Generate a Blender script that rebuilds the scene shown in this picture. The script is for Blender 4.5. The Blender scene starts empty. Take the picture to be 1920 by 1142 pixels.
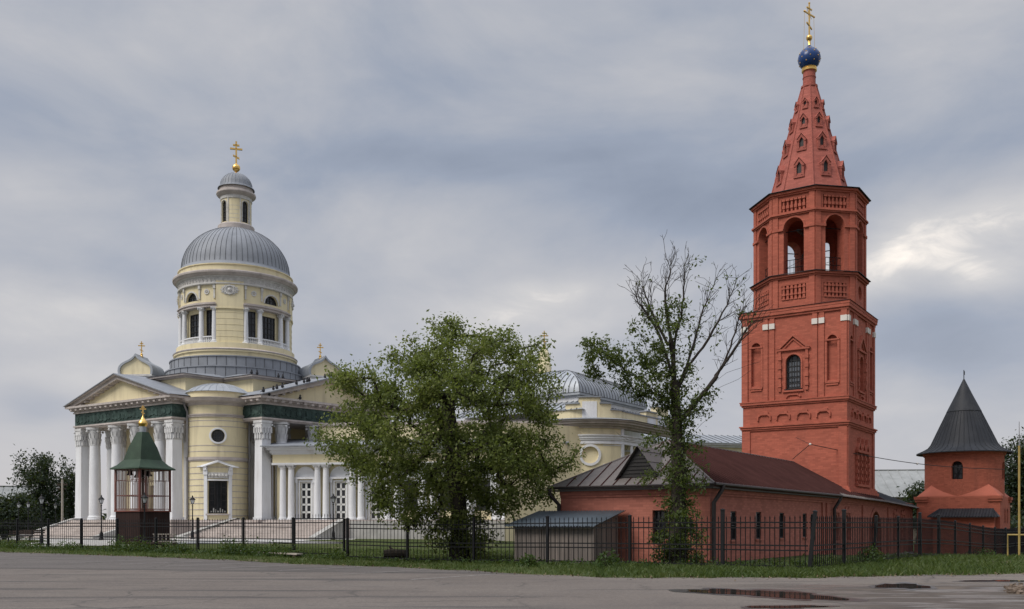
import bpy, math, random
import numpy as np
from mathutils import Vector, Matrix
random.seed(11)
PI = math.pi
RAD = math.radians
sc = bpy.context.scene
COL = sc.collection

# ------------------------------------------------------------------ camera
EYE, F, HZ = 1.5, 1750.0, 983.0            # eye height, focal length and horizon row in photo pixels
cam = bpy.data.objects.new('camera', bpy.data.cameras.new('camera'))
COL.objects.link(cam)
cam.location = (0, 0, EYE)
cam.rotation_euler = (PI / 2, 0, 0)
cam.data.sensor_width = 36
cam.data.lens = F / 1920 * 36
cam.data.shift_y = (HZ - 571) / 1920
cam.data.clip_start = 0.1
cam.data.clip_end = 3000
sc.camera = cam
sc.render.resolution_x, sc.render.resolution_y = 1024, 609
sc.view_settings.view_transform = 'Standard'
sc.view_settings.look = 'None'
sc.view_settings.exposure = 0.78
sc.view_settings.gamma = 1.0
sc.cycles.max_bounces = 6
sc.cycles.transparent_max_bounces = 12
sc.cycles.use_denoising = True


def at(px, py, Y):                         # photo pixel + distance -> world point
    return Vector(((px - 960) / F * Y, Y, EYE + (HZ - py) / F * Y))


def gnd(px, py, z=0.0):                    # photo pixel on ground of height z
    Y = (EYE - z) * F / (py - HZ)
    return Vector(((px - 960) / F * Y, Y, z))


# ------------------------------------------------------------------ sky
SUN_EL, SUN_AZ = RAD(48), RAD(-125)        # azimuth from +Y towards +X: sun behind-left of the camera
world = bpy.data.worlds.new('World')
sc.world = world
world.use_nodes = True


def build_sky():
    nt = world.node_tree
    nt.nodes.clear()
    N, L = nt.nodes.new, nt.links.new

    def val(x, sock):
        if isinstance(x, (int, float)):
            sock.default_value = x
        else:
            L(x, sock)

    def m(op, a, b=0.0, c=None):
        n = N('ShaderNodeMath'); n.operation = op
        val(a, n.inputs[0]); val(b, n.inputs[1])
        if c is not None:
            val(c, n.inputs[2])
        return n.outputs[0]

    tc = N('ShaderNodeTexCoord')
    sep = N('ShaderNodeSeparateXYZ'); L(tc.outputs['Generated'], sep.inputs[0])
    X, Y, Z = sep.outputs
    az = m('ARCTAN2', X, Y)
    el = m('ARCSINE', m('MINIMUM', m('MAXIMUM', Z, -1.0), 1.0))

    def noise(sx, sy, ox, scale, det, rough, dist=0.0):
        cb = N('ShaderNodeCombineXYZ')
        L(m('MULTIPLY_ADD', az, sx, ox), cb.inputs[0])
        L(m('MULTIPLY', el, sy), cb.inputs[1])
        n = N('ShaderNodeTexNoise'); n.inputs['Scale'].default_value = scale
        n.inputs['Detail'].default_value = det; n.inputs['Roughness'].default_value = rough
        n.inputs['Distortion'].default_value = dist
        L(cb.outputs[0], n.inputs['Vector'])
        return n.outputs['Fac']
    w1 = noise(1.0, 2.2, 3.0, 3.0, 3, .5)
    w2 = noise(1.0, 2.2, 9.0, 3.0, 3, .5)
    azw = m('ADD', az, m('MULTIPLY', m('SUBTRACT', w1, .5), .22))
    elw = m('ADD', el, m('MULTIPLY', m('SUBTRACT', w2, .5), .10))

    def blob(px, py, rx, ry, amp, tilt=0.0):
        a0 = math.atan((px - 960) / F)
        e0 = math.atan((HZ - py) / F * math.cos(a0))
        sx, sy = rx / F * math.cos(a0), ry / F * math.cos(e0)
        da, de = m('SUBTRACT', azw, a0), m('SUBTRACT', elw, e0)
        c, s = math.cos(tilt), math.sin(tilt)
        u = m('ADD', m('MULTIPLY', da, c / sx), m('MULTIPLY', de, s / sx))
        v = m('ADD', m('MULTIPLY', da, -s / sy), m('MULTIPLY', de, c / sy))
        r2 = m('ADD', m('MULTIPLY', u, u), m('MULTIPLY', v, v))
        return m('MULTIPLY', m('POWER', 2.718, m('MULTIPLY', r2, -1.0)), amp)

    big = noise(1.0, 2.1, 0.0, 3.0, 6, .55, .5)
    fine = noise(1.0, 2.2, 5.0, 8.5, 7, .58, .4)
    t = m('ADD', .42, m('MULTIPLY', m('SUBTRACT', big, .5), .80))
    t = m('ADD', t, m('MULTIPLY', m('SUBTRACT', fine, .5), .20))
    for b in SKY_BLOBS:
        t = m('ADD', t, blob(*b))
    # ragged, brighter edges where the deck breaks up
    rag = noise(1.0, 2.6, 12.0, 11.0, 8, .62, .8)
    brk = m('MULTIPLY', m('MAXIMUM', m('SUBTRACT', t, .50), 0.0), m('MULTIPLY', m('SUBTRACT', rag, .46), 2.0))
    t = m('ADD', t, brk)
    ramp = N('ShaderNodeValToRGB')
    cr = ramp.color_ramp
    cr.elements[0].position = 0.0; cr.elements[0].color = (.140, .165, .215, 1)
    cr.elements[1].position = 1.0; cr.elements[1].color = (.74, .675, .60, 1)
    for p, c in ((.25, (.196, .222, .275, 1)), (.5, (.297, .303, .326, 1)), (.72, (.385, .378, .378, 1))):
        e = cr.elements.new(p); e.color = c
    L(t, ramp.inputs[0])
    # warmer, paler air low over the horizon
    hz = m('POWER', 2.718, m('MULTIPLY', m('MAXIMUM', el, 0.0), -9.0))
    mix = N('ShaderNodeMix'); mix.data_type = 'RGBA'
    L(m('MULTIPLY', hz, .52), mix.inputs[0]); L(ramp.outputs[0], mix.inputs[6])
    mix.inputs[7].default_value = (.44, .40, .39, 1)
    sky = N('ShaderNodeTexSky'); sky.sky_type = 'NISHITA'; sky.sun_disc = False
    sky.sun_elevation = SUN_EL; sky.sun_rotation = SUN_AZ
    b1 = N('ShaderNodeBackground'); L(sky.outputs[0], b1.inputs[0]); b1.inputs[1].default_value = .06
    b2 = N('ShaderNodeBackground'); L(mix.outputs[2], b2.inputs[0]); zen = N('ShaderNodeMapRange'); zen.interpolation_type = 'SMOOTHSTEP'      # an overcast sky is brighter towards the zenith
    L(el, zen.inputs[0]); zen.inputs[1].default_value = .50; zen.inputs[2].default_value = 1.25
    zen.inputs[3].default_value = 1.0; zen.inputs[4].default_value = 3.0
    L(zen.outputs[0], b2.inputs[1])
    ms = N('ShaderNodeMixShader'); ms.inputs[0].default_value = .93
    L(b1.outputs[0], ms.inputs[1]); L(b2.outputs[0], ms.inputs[2])
    out = N('ShaderNodeOutputWorld'); L(ms.outputs[0], out.inputs[0])


SKY_BLOBS = [  # where the photographed cloud deck is thinner (+) or thicker (-)
    (1800, 470, 250, 80, .37, .25), (1850, 515, 150, 30, .22, -.1), (1640, 500, 110, 50, .12, 0),
    (1120, 556, 220, 45, .17, .1), (1010, 600, 260, 60, .12, 0), (1150, 640, 120, 30, .12, .2),
    (1450, 350, 260, 60, -.20, .12), (1100, 330, 330, 70, -.20, -.05), (1880, 190, 240, 70, -.20, .3),
    (1800, 620, 200, 65, -.24, 0), (950, 130, 420, 70, -.13, .05), (620, 320, 260, 60, -.15, 0),
    (100, 180, 240, 80, -.12, 0), (110, 400, 260, 60, .12, 0), (160, 585, 320, 55, .24, 0), (120, 720, 200, 40, .12, 0),
    (380, 80, 300, 60, .06, 0), (1250, 90, 330, 60, .08, .1), (620, 640, 90, 30, -.14, 0), (30, 755, 80, 26, -.2, 0),
    (700, 470, 240, 60, .06, 0), (1700, 60, 260, 60, .05, 0),
]
build_sky()

sun = bpy.data.objects.new('sun', bpy.data.lights.new('sun', 'SUN'))
COL.objects.link(sun)
sun.data.energy = 1.5
sun.data.angle = RAD(28)
sun.data.color = (1.0, .94, .86)
sd = Vector((math.sin(SUN_AZ) * math.cos(SUN_EL), math.cos(SUN_AZ) * math.cos(SUN_EL), math.sin(SUN_EL)))
sun.rotation_euler = sd.to_track_quat('Z', 'Y').to_euler()

# ------------------------------------------------------------------ materials


def new_mat(name):
    m = bpy.data.materials.new(name); m.use_nodes = True
    nt = m.node_tree; nt.nodes.clear()
    out = nt.nodes.new('ShaderNodeOutputMaterial')
    b = nt.nodes.new('ShaderNodeBsdfPrincipled')
    nt.links.new(b.outputs[0], out.inputs[0])
    return m, nt, b


def mixcol(nt, fac, a, b, mode='MIX'):
    n = nt.nodes.new('ShaderNodeMix'); n.data_type = 'RGBA'; n.blend_type = mode
    for x, s in ((fac, n.inputs[0]), (a, n.inputs[6]), (b, n.inputs[7])):
        if hasattr(x, 'is_linked'):
            nt.links.new(x, s)
        elif isinstance(x, (int, float)):
            s.default_value = x
        else:
            s.default_value = (*x, 1)
    return n.outputs[2]


def noise(nt, scale, det=4, rough=.55, vec=None, dist=0.0):
    n = nt.nodes.new('ShaderNodeTexNoise')
    n.inputs['Scale'].default_value = scale; n.inputs['Detail'].default_value = det
    n.inputs['Roughness'].default_value = rough; n.inputs['Distortion'].default_value = dist
    if vec is None:
        vec = coords(nt)
    nt.links.new(vec, n.inputs['Vector'])
    return n.outputs['Fac']


def coords(nt):
    g = nt.nodes.get('geo') or nt.nodes.new('ShaderNodeNewGeometry'); g.name = 'geo'
    return g.outputs['Position']


def stretch(nt, vec, s):
    n = nt.nodes.new('ShaderNodeMapping'); n.inputs['Scale'].default_value = s
    nt.links.new(vec, n.inputs['Vector'])
    return n.outputs[0]


def rampf(nt, fac, lo, hi):
    n = nt.nodes.new('ShaderNodeMapRange'); n.inputs[1].default_value = lo; n.inputs[2].default_value = hi
    n.clamp = True
    nt.links.new(fac, n.inputs[0])
    return n.outputs[0]


def mth(nt, op, a, b=0.0):
    n = nt.nodes.new('ShaderNodeMath'); n.operation = op
    for x, s in ((a, n.inputs[0]), (b, n.inputs[1])):
        if isinstance(x, (int, float)):
            s.default_value = x
        else:
            nt.links.new(x, s)
    return n.outputs[0]


def bump(nt, b, h, strength=.4, dist=.02):
    n = nt.nodes.new('ShaderNodeBump'); n.inputs['Strength'].default_value = strength
    n.inputs['Distance'].default_value = dist
    nt.links.new(h, n.inputs['Height']); nt.links.new(n.outputs[0], b.inputs['Normal'])


def wall_uv(nt):                           # (distance along the wall, height, 0) from position and normal
    g = nt.nodes.get('geo') or nt.nodes.new('ShaderNodeNewGeometry'); g.name = 'geo'
    c = nt.nodes.new('ShaderNodeVectorMath'); c.operation = 'CROSS_PRODUCT'
    c.inputs[0].default_value = (0, 0, 1); nt.links.new(g.outputs['True Normal'], c.inputs[1])
    d = nt.nodes.new('ShaderNodeVectorMath'); d.operation = 'DOT_PRODUCT'
    nt.links.new(g.outputs['Position'], d.inputs[0]); nt.links.new(c.outputs[0], d.inputs[1])
    s = nt.nodes.new('ShaderNodeSeparateXYZ'); nt.links.new(g.outputs['Position'], s.inputs[0])
    cb = nt.nodes.new('ShaderNodeCombineXYZ')
    nt.links.new(d.outputs['Value'], cb.inputs[0]); nt.links.new(s.outputs[2], cb.inputs[1])
    return cb.outputs[0]


def plain(name, col, rough=.7, var=.16, scale=1.2, fine=18.0, stain=None, stain_amt=.35, metal=0.0, bmp=.15, streak=True, spec=.35):
    """paint, plaster or metal: broad and fine tone variation, rain streaks of another colour"""
    m, nt, b = new_mat(name)
    lo = [c * (1 - var) for c in col]; hi = [min(1, c * (1 + var)) for c in col]
    c = mixcol(nt, rampf(nt, noise(nt, scale), .3, .7), lo, hi)
    c = mixcol(nt, mth(nt, 'MULTIPLY', rampf(nt, noise(nt, fine, 3), .35, .7), .35), c, lo)
    if stain:
        p = stretch(nt, coords(nt), (1, 1, .12 if streak else 1))
        f = rampf(nt, noise(nt, 1.6, 6, .65, p), .5, .78)
        c = mixcol(nt, mth(nt, 'MULTIPLY', f, stain_amt), c, stain)
    nt.links.new(c, b.inputs['Base Color'])
    b.inputs['Roughness'].default_value = rough
    b.inputs['Metallic'].default_value = metal
    b.inputs['Specular IOR Level'].default_value = spec
    if bmp:
        bump(nt, b, noise(nt, fine * 1.5, 3), bmp, .01)
    return m


def brick(name, col, mortar, rough=.85):
    m, nt, b = new_mat(name)
    uv = wall_uv(nt)
    t = nt.nodes.new('ShaderNodeTexBrick')
    nt.links.new(uv, t.inputs['Vector'])
    t.inputs['Scale'].default_value = 1.0
    t.inputs['Brick Width'].default_value = .30; t.inputs['Row Height'].default_value = .10
    t.inputs['Mortar Size'].default_value = .010; t.inputs['Mortar Smooth'].default_value = .4
    t.inputs['Color1'].default_value = (*[c * .82 for c in col], 1)
    t.inputs['Color2'].default_value = (*[min(1, c * 1.13) for c in col], 1)
    t.inputs['Mortar'].default_value = (*mortar, 1)
    c = t.outputs['Color']
    c = mixcol(nt, mth(nt, 'MULTIPLY', rampf(nt, noise(nt, .55, 5), .4, .72), .32), c, [col[0] * .72, col[1] * .74, col[2] * .78])
    p = stretch(nt, coords(nt), (1, 1, .1))
    c = mixcol(nt, mth(nt, 'MULTIPLY', rampf(nt, noise(nt, 1.7, 6, .65, p), .55, .8), .30), c, (.10, .05, .04))
    p2 = stretch(nt, coords(nt), (1, 1, .5))
    c = mixcol(nt, mth(nt, 'MULTIPLY', rampf(nt, noise(nt, 2.3, 5, .6, p2), .6, .8), .25), c, [min(1, x * 1.6 + .03) for x in col])
    nt.links.new(c, b.inputs['Base Color'])
    b.inputs['Roughness'].default_value = rough
    b.inputs['Specular IOR Level'].default_value = .2
    bump(nt, b, t.outputs['Fac'], -.5, .012)
    return m


def foliage(name, cols, trans=.35, rough=.55):
    m, nt, b = new_mat(name)
    g = nt.nodes.new('ShaderNodeNewGeometry')
    r = nt.nodes.new('ShaderNodeValToRGB')
    cr = r.color_ramp
    cr.elements[0].color = (*cols[0], 1); cr.elements[1].color = (*cols[-1], 1)
    for i, c in enumerate(cols[1:-1]):
        e = cr.elements.new((i + 1) / (len(cols) - 1)); e.color = (*c, 1)
    clump = rampf(nt, noise(nt, .55, 3), .32, .68)
    f = mth(nt, 'ADD', mth(nt, 'MULTIPLY', g.outputs['Random Per Island'], .55), mth(nt, 'MULTIPLY', clump, .45))
    nt.links.new(f, r.inputs[0])
    nt.links.new(r.outputs[0], b.inputs['Base Color'])
    b.inputs['Roughness'].default_value = rough
    b.inputs['Specular IOR Level'].default_value = .3
    t = nt.nodes.new('ShaderNodeBsdfTranslucent')
    nt.links.new(mixcol(nt, .5, r.outputs[0], (.20, .26, .03)), t.inputs[0])
    ms = nt.nodes.new('ShaderNodeMixShader'); ms.inputs[0].default_value = trans
    nt.links.new(b.outputs[0], ms.inputs[1]); nt.links.new(t.outputs[0], ms.inputs[2])
    nt.links.new(ms.outputs[0], nt.nodes['Material Output'].inputs[0])
    return m


def planks(name, c1, c2, width=.14, rough=.85):
    m, nt, b = new_mat(name)
    uv = wall_uv(nt)
    t = nt.nodes.new('ShaderNodeTexBrick')
    t.offset = 0.0
    nt.links.new(uv, t.inputs['Vector'])
    t.inputs['Scale'].default_value = 1.0
    t.inputs['Brick Width'].default_value = width; t.inputs['Row Height'].default_value = 60.0
    t.inputs['Mortar Size'].default_value = .006
    t.inputs['Color1'].default_value = (*c1, 1); t.inputs['Color2'].default_value = (*c2, 1)
    t.inputs['Mortar'].default_value = (*[x * .25 for x in c1], 1)
    grain = rampf(nt, noise(nt, 6, 5, .6, stretch(nt, coords(nt), (1, 1, .1))), .35, .7)
    c = mixcol(nt, mth(nt, 'MULTIPLY', grain, .5), t.outputs['Color'], [x * .55 for x in c1])
    nt.links.new(c, b.inputs['Base Color']); b.inputs['Roughness'].default_value = rough
    b.inputs['Specular IOR Level'].default_value = .2
    bump(nt, b, t.outputs['Fac'], -.6, .01)
    return m


M = {}
M['yellow'] = plain('yellow plaster', (.70, .62, .41), .85, .06, .35, 9, (.33, .28, .20), .55)
M['white'] = plain('white plaster', (.68, .69, .71), .8, .06, .5, 9, (.40, .38, .36), .55)
M['stone'] = plain('dusty trim stone', (.45, .405, .38), .85, .2, .9, 8, (.20, .16, .14), .5)
M['capital'] = plain('weathered white stone', (.60, .60, .60), .85, .15, 2.5, 14, (.25, .24, .23), .5, streak=False)
M['ornament'] = plain('pale relief plaster', (.56, .55, .53), .85, .18, 4, 16, (.3, .28, .25), .4, streak=False)
M['plinth'] = plain('pinkish plinth stone', (.40, .345, .32), .85, .2, .8, 6, (.17, .13, .12), .6)
M['steps'] = plain('pale pinkish step stone', (.56, .505, .47), .8, .16, .9, 8, (.24, .19, .17), .5, streak=False)
M['copper'] = plain('green verdigris copper', (.030, .056, .049), .65, .45, 1.0, 5, (.11, .17, .15), .8, .2, streak=False)
M['grey_roof'] = plain('grey painted roof metal', (.245, .262, .292), .58, .16, .6, 5, (.15, .16, .17), .5, spec=.3)
M['light_roof'] = plain('pale galvanised roof metal', (.35, .375, .405), .52, .14, .6, 5, (.2, .2, .21), .35, .35)
M['glass'] = plain('dark window glass', (.020, .022, .026), .12, .3, 1.5, 6, bmp=.05, spec=.5)
M['dark_frame'] = plain('dark window frame', (.030, .028, .028), .5, .2)
M['white_frame'] = plain('white window frame', (.66, .66, .64), .5, .06)
M['gold'] = plain('gilded metal', (.78, .50, .16), .28, .12, 3, 20, metal=1.0, bmp=.05)
M['brick'] = brick('red painted brick', (.40, .116, .076), (.335, .102, .070))
M['brick_low'] = brick('faded red painted brick', (.39, .142, .104), (.33, .124, .094))
M['brick_orange'] = brick('orange red painted brick', (.415, .122, .076), (.35, .106, .068))
M['brick_spire'] = brick('dusty pink red painted brick', (.36, .112, .086), (.30, .098, .076))
M['white_block'] = plain('white painted block', (.66, .62, .57), .8, .08)
M['maroon_roof'] = plain('maroon profiled roof sheet', (.118, .046, .041), .8, .14, .5, 4, (.05, .03, .03), .4, 0.0, .2, spec=.06)
M['brown_grey_roof'] = plain('brown grey roof sheet', (.135, .120, .115), .65, .16, .5, 4, (.07, .06, .06), .4, 0.0, spec=.2)
M['black_roof'] = plain('black roof tiles', (.020, .022, .027), .6, .3, 1.0, 8, (.06, .06, .06), .4)
M['black_metal'] = plain('black painted iron', (.010, .0105, .012), .55, .25, 2.0, spec=.2)
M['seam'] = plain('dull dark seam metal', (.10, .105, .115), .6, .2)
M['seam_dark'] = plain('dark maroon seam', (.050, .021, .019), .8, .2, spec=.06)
M['dark_pipe'] = plain('dark brown downpipe', (.030, .022, .021), .45, .2)
M['grey_pipe'] = plain('grey zinc downpipe', (.22, .215, .22), .5, .15)
M['blue'] = plain('deep blue enamel', (.012, .045, .16), .28, .18, 2)
M['green_roof'] = plain('green painted sheet', (.022, .046, .025), .6, .2, 1.5, 8, (.06, .10, .06), .4, streak=False)
M['brown_plank'] = planks('dark brown boards', (.028, .015, .013), (.038, .020, .017), .2)
M['red_iron'] = plain('red brown painted iron', (.16, .055, .042), .6, .2)
M['pale_bar'] = plain('pale painted bars', (.30, .21, .19), .6, .15)
M['bronze'] = plain('dark bell bronze', (.030, .028, .026), .4, .2, metal=.5)
M['shed_plank'] = planks('grey weathered boards', (.20, .175, .16), (.29, .245, .22), .15)
M['shed_roof'] = plain('blue grey corrugated metal', (.135, .165, .19), .4, .25, .8, 5, (.06, .06, .06), .4, .4, streak=False)
M['lamp_glass'] = plain('frosted lamp glass', (.62, .64, .66), .3, .05)
M['bark'] = plain('dark rough bark', (.036, .031, .026), .95, .35, 3, 14, bmp=.6, spec=.1)
M['twig'] = plain('dark twig bark', (.050, .042, .036), .95, .25, 3, 14, bmp=0, spec=.1)
M['yellow_paint'] = plain('yellow painted steel', (.36, .26, .085), .6, .2, 2, 8, (.2, .13, .06), .5)
M['wood'] = plain('weathered pale wood', (.36, .32, .28), .85, .2, 2, 10)
M['dark_wood'] = plain('dark brown wood', (.055, .038, .030), .8, .25, 3)
M['far_roof'] = plain('grey fibre cement roof', (.27, .28, .28), .85, .2, .35, 3, (.13, .14, .13), .5, streak=False)
M['far_wall'] = plain('rubble stone wall', (.26, .22, .17), .9, .35, 1.4, 3, (.1, .09, .07), .5, streak=False)
M['concrete'] = plain('pale concrete', (.42, .41, .39), .9, .12, 1.5, 8, (.2, .2, .18), .4, streak=False)
M['wire'] = plain('black cable', (.02, .02, .02), .6, .1)
M['bird'] = plain('dark feathers', (.02, .02, .024), .7, .2)
M['leaf'] = foliage('maple leaves', [(.056, .076, .022), (.108, .140, .038), (.172, .204, .058), (.26, .265, .09)], .48)
M['leaf_ivy'] = foliage('dark green leaves', [(.030, .046, .014), (.064, .092, .025), (.118, .146, .042)], .40)
M['leaf_far'] = foliage('far dark leaves', [(.012, .022, .014), (.020, .034, .020), (.032, .050, .026)], .2)
M['weed'] = foliage('weed leaves', [(.020, .042, .010), (.038, .072, .016), (.062, .105, .026)], .3)
M['grass'] = foliage('grass blades', [(.032, .056, .014), (.050, .082, .020), (.076, .108, .030), (.11, .12, .045)], .3)

# ------------------------------------------------------------------ mesh helpers


class MB:
    def __init__(s, T=None):
        s.v, s.f, s.T = [], [], T

    def add(s, vs, fs, T=None):
        T = T or s.T
        b = len(s.v)
        s.v += [tuple(T(*p)) if T else tuple(p) for p in vs]
        s.f += [tuple(i + b for i in f) for f in fs]

    def box(s, x0, x1, y0, y1, z0, z1, T=None, nx=1):
        vs, fs = [], []
        for i in range(nx + 1):
            x = x0 + (x1 - x0) * i / nx
            vs += [(x, y0, z0), (x, y1, z0), (x, y1, z1), (x, y0, z1)]
        for i in range(nx):
            a, b = 4 * i, 4 * i + 4
            for k in range(4):
                l = (k + 1) % 4
                fs.append((a + k, a + l, b + l, b + k))
        fs += [(3, 2, 1, 0), tuple(4 * nx + k for k in range(4))]
        s.add(vs, fs, T)

    def ext(s, poly, y0, y1, T=None):      # (x, z) outline given depth along y
        n = len(poly)
        vs = [(x, y0, z) for x, z in poly] + [(x, y1, z) for x, z in poly]
        fs = [tuple(range(n))[::-1], tuple(range(n, 2 * n))]
        fs += [(i, (i + 1) % n, n + (i + 1) % n, n + i) for i in range(n)]
        s.add(vs, fs, T)

    def plan(s, poly, z0, z1, T=None):     # (x, y) outline raised along z
        n = len(poly)
        vs = [(x, y, z0) for x, y in poly] + [(x, y, z1) for x, y in poly]
        fs = [tuple(range(n))[::-1], tuple(range(n, 2 * n))]
        fs += [(i, (i + 1) % n, n + (i + 1) % n, n + i) for i in range(n)]
        s.add(vs, fs, T)

    def lathe(s, prof, n=24, c=(0, 0), a0=0.0, a1=2 * PI, cap=True, T=None):
        full = abs(a1 - a0 - 2 * PI) < 1e-6
        k = n if full else n + 1
        vs = []
        for r, z in prof:
            for i in range(k):
                a = a0 + (a1 - a0) * i / n
                vs.append((c[0] + r * math.cos(a), c[1] + r * math.sin(a), z))
        fs = []
        for j in range(len(prof) - 1):
            for i in range(n):
                i2 = (i + 1) % k
                fs.append((j * k + i, j * k + i2, (j + 1) * k + i2, (j + 1) * k + i))
        if cap and full:
            if prof[0][0] > 1e-4:
                fs.append(tuple(range(k))[::-1])
            if prof[-1][0] > 1e-4:
                fs.append(tuple((len(prof) - 1) * k + i for i in range(k)))
        s.add(vs, fs, T)

    def tube(s, pts, r, n=6, T=None):
        pts = [Vector(p) for p in pts]
        rs = r if isinstance(r, (list, tuple)) else [r] * len(pts)
        vs, fs = [], []
        up = None
        for i, p in enumerate(pts):
            d = (pts[min(i + 1, len(pts) - 1)] - pts[max(i - 1, 0)]).normalized()
            if up is None:
                up = d.orthogonal().normalized()
            up = (up - d * up.dot(d))
            up = up.normalized() if up.length > 1e-5 else d.orthogonal().normalized()
            w = d.cross(up)
            for k in range(n):
                a = 2 * PI * (k + .5) / n
                vs.append(tuple(p + (up * math.cos(a) + w * math.sin(a)) * rs[i]))
        for i in range(len(pts) - 1):
            for k in range(n):
                l = (k + 1) % n
                fs.append((i * n + k, i * n + l, (i + 1) * n + l, (i + 1) * n + k))
        fs += [tuple(range(n))[::-1], tuple((len(pts) - 1) * n + k for k in range(n))]
        s.add(vs, fs, T)

    def ball(s, c, r, n=10, sz=1.0, T=None):
        prof = [(max(r * math.sin(PI * j / n), 0.0), c[2] - r * sz * math.cos(PI * j / n)) for j in range(n + 1)]
        s.lathe(prof, n * 2, (c[0], c[1]), cap=False, T=T)

    # wall with openings; coordinates x along the wall (to the right seen from outside), y outward, z up
    def wall(s, x0, x1, z0, z1, ops=(), d=.3, seg=None, T=None, n=10):
        T = T or s.T

        def solid(xa, xb, za, zb):
            if xb - xa < 1e-5 or zb - za < 1e-5:
                return
            k = max(1, math.ceil((xb - xa) / seg)) if seg else 1
            vs = []
            for i in range(k + 1):
                x = xa + (xb - xa) * i / k
                vs += [(x, 0, za), (x, 0, zb)]
            s.add(vs, [(2 * i, 2 * i + 2, 2 * i + 3, 2 * i + 1) for i in range(k)], T)
        cur = x0
        for o in sorted(ops):
            cx, hw, zb, zt, kind = o
            solid(cur, cx - hw, z0, z1)
            up, lo = opening_curve(o, n)
            for cv, ze in ((up, z1), (lo, z0)):
                vs, fs = [], []
                for (x, z) in cv:
                    vs += [(x, 0, z), (x, 0, ze)]
                for i in range(len(cv) - 1):
                    fs.append((2 * i, 2 * i + 2, 2 * i + 3, 2 * i + 1))
                s.add(vs, fs, T)
            loop = up + lo[::-1]
            m = len(loop)
            vs = [(x, 0, z) for x, z in loop] + [(x, -d, z) for x, z in loop]
            s.add(vs, [(i, (i + 1) % m, m + (i + 1) % m, m + i) for i in range(m)], T)
            cur = cx + hw
        solid(cur, x1, z0, z1)


def opening_curve(o, n=10):
    cx, hw, zb, zt, kind = o
    if kind == 'arch':
        zs = zt - hw
        up = [(cx - hw * math.cos(PI * i / n), zs + hw * math.sin(PI * i / n)) for i in range(n + 1)]
        lo = [(x, zb) for x, z in up]
    elif kind == 'point':
        zs = zt - hw * 1.25
        up = [(cx - hw, zs), (cx - hw * .62, zs + .62 * hw), (cx, zt), (cx + hw * .62, zs + .62 * hw), (cx + hw, zs)]
        lo = [(x, zb) for x, z in up]
    elif kind == 'round':
        zc, rz = (zb + zt) / 2, (zt - zb) / 2
        up = [(cx - hw * math.cos(PI * i / n), zc + rz * math.sin(PI * i / n)) for i in range(n + 1)]
        lo = [(x, 2 * zc - z) for x, z in up]
    else:
        up = [(cx - hw, zt), (cx, zt), (cx + hw, zt)]
        lo = [(x, zb) for x, z in up]
    return up, lo


def pane(mb, o, y, T=None, n=10):
    up, lo = opening_curve(o, n)
    loop = up + lo[::-1]
    out = []
    for p in loop:
        if not out or abs(p[0] - out[-1][0]) + abs(p[1] - out[-1][1]) > 1e-5:
            out.append(p)
    if abs(out[0][0] - out[-1][0]) + abs(out[0][1] - out[-1][1]) < 1e-5:
        out.pop()
    mb.add([(x, y, z) for x, z in out], [tuple(range(len(out)))], T)


def rim(mb, o, w, y0, y1, T=None, n=12, closed=None, foot=True):
    """a band of width w round an opening, from depth y0 to y1"""
    cx, hw, zb, zt, kind = o
    up, lo = opening_curve(o, n)
    if kind == 'arch':
        zs = zt - hw
        inn = ([(cx - hw, zb)] if foot else []) + up + ([(cx + hw, zb)] if foot else [])
        out = ([(cx - hw - w, zb)] if foot else []) + [(cx - (hw + w) * math.cos(PI * i / n), zs + (hw + w) * math.sin(PI * i / n)) for i in range(n + 1)] + ([(cx + hw + w, zb)] if foot else [])
        cl = False
    elif kind == 'round':
        zc, rz = (zb + zt) / 2, (zt - zb) / 2
        k = 2 * n
        inn = [(cx + hw * math.cos(2 * PI * i / k), zc + rz * math.sin(2 * PI * i / k)) for i in range(k)]
        out = [(cx + (hw + w) * math.cos(2 * PI * i / k), zc + (rz + w) * math.sin(2 * PI * i / k)) for i in range(k)]
        cl = True
    else:
        inn = [(cx - hw, zb), (cx - hw, zt), (cx + hw, zt), (cx + hw, zb)]
        out = [(cx - hw - w, zb - w * 0), (cx - hw - w, zt + w), (cx + hw + w, zt + w), (cx + hw + w, zb)]
        cl = False
    m = len(inn)
    vs = [(x, y1, z) for x, z in inn] + [(x, y1, z) for x, z in out] + [(x, y0, z) for x, z in inn] + [(x, y0, z) for x, z in out]
    fs = []
    for i in range(m if cl else m - 1):
        j = (i + 1) % m
        fs += [(i, j, m + j, m + i), (2 * m + i, i, j, 2 * m + j)[::-1], (m + i, m + j, 3 * m + j, 3 * m + i)]
    mb.add(vs, fs, T)


def link(o, parent=None):
    COL.objects.link(o)
    if parent is not None:
        o.parent = parent
    return o


def obj(name, mb, mat, parent=None, label=None, smooth=32):
    me = bpy.data.meshes.new(name)
    me.from_pydata(mb.v, [], mb.f)
    me.update()
    if smooth:
        me.polygons.foreach_set('use_smooth', [True] * len(me.polygons))
        me.set_sharp_from_angle(angle=RAD(smooth))
    me.materials.append(M[mat] if isinstance(mat, str) else mat)
    o = bpy.data.objects.new(name, me)
    link(o, parent)
    if label:
        o['label'] = label
    return o


def tag(o, label=None, cat=None, group=None, kind=None):
    for k, x in (('label', label), ('category', cat), ('group', group), ('kind', kind)):
        if x:
            o[k] = x
    return o


def thing(name, label, cat, loc=(0, 0, 0), rz=0.0, group=None):
    o = bpy.data.objects.new(name, None)
    o.location = loc; o.rotation_euler = (0, 0, rz)
    o.empty_display_size = .5
    link(o)
    return tag(o, label, cat, group)


def kids(o):
    return [c for c in bpy.data.objects if c.parent == o]


def copy_tree(o, parent=None):
    c = o.copy(); COL.objects.link(c)
    if parent is not None:
        c.parent = parent
    for ch in kids(o):
        copy_tree(ch, c)
    return c


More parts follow.
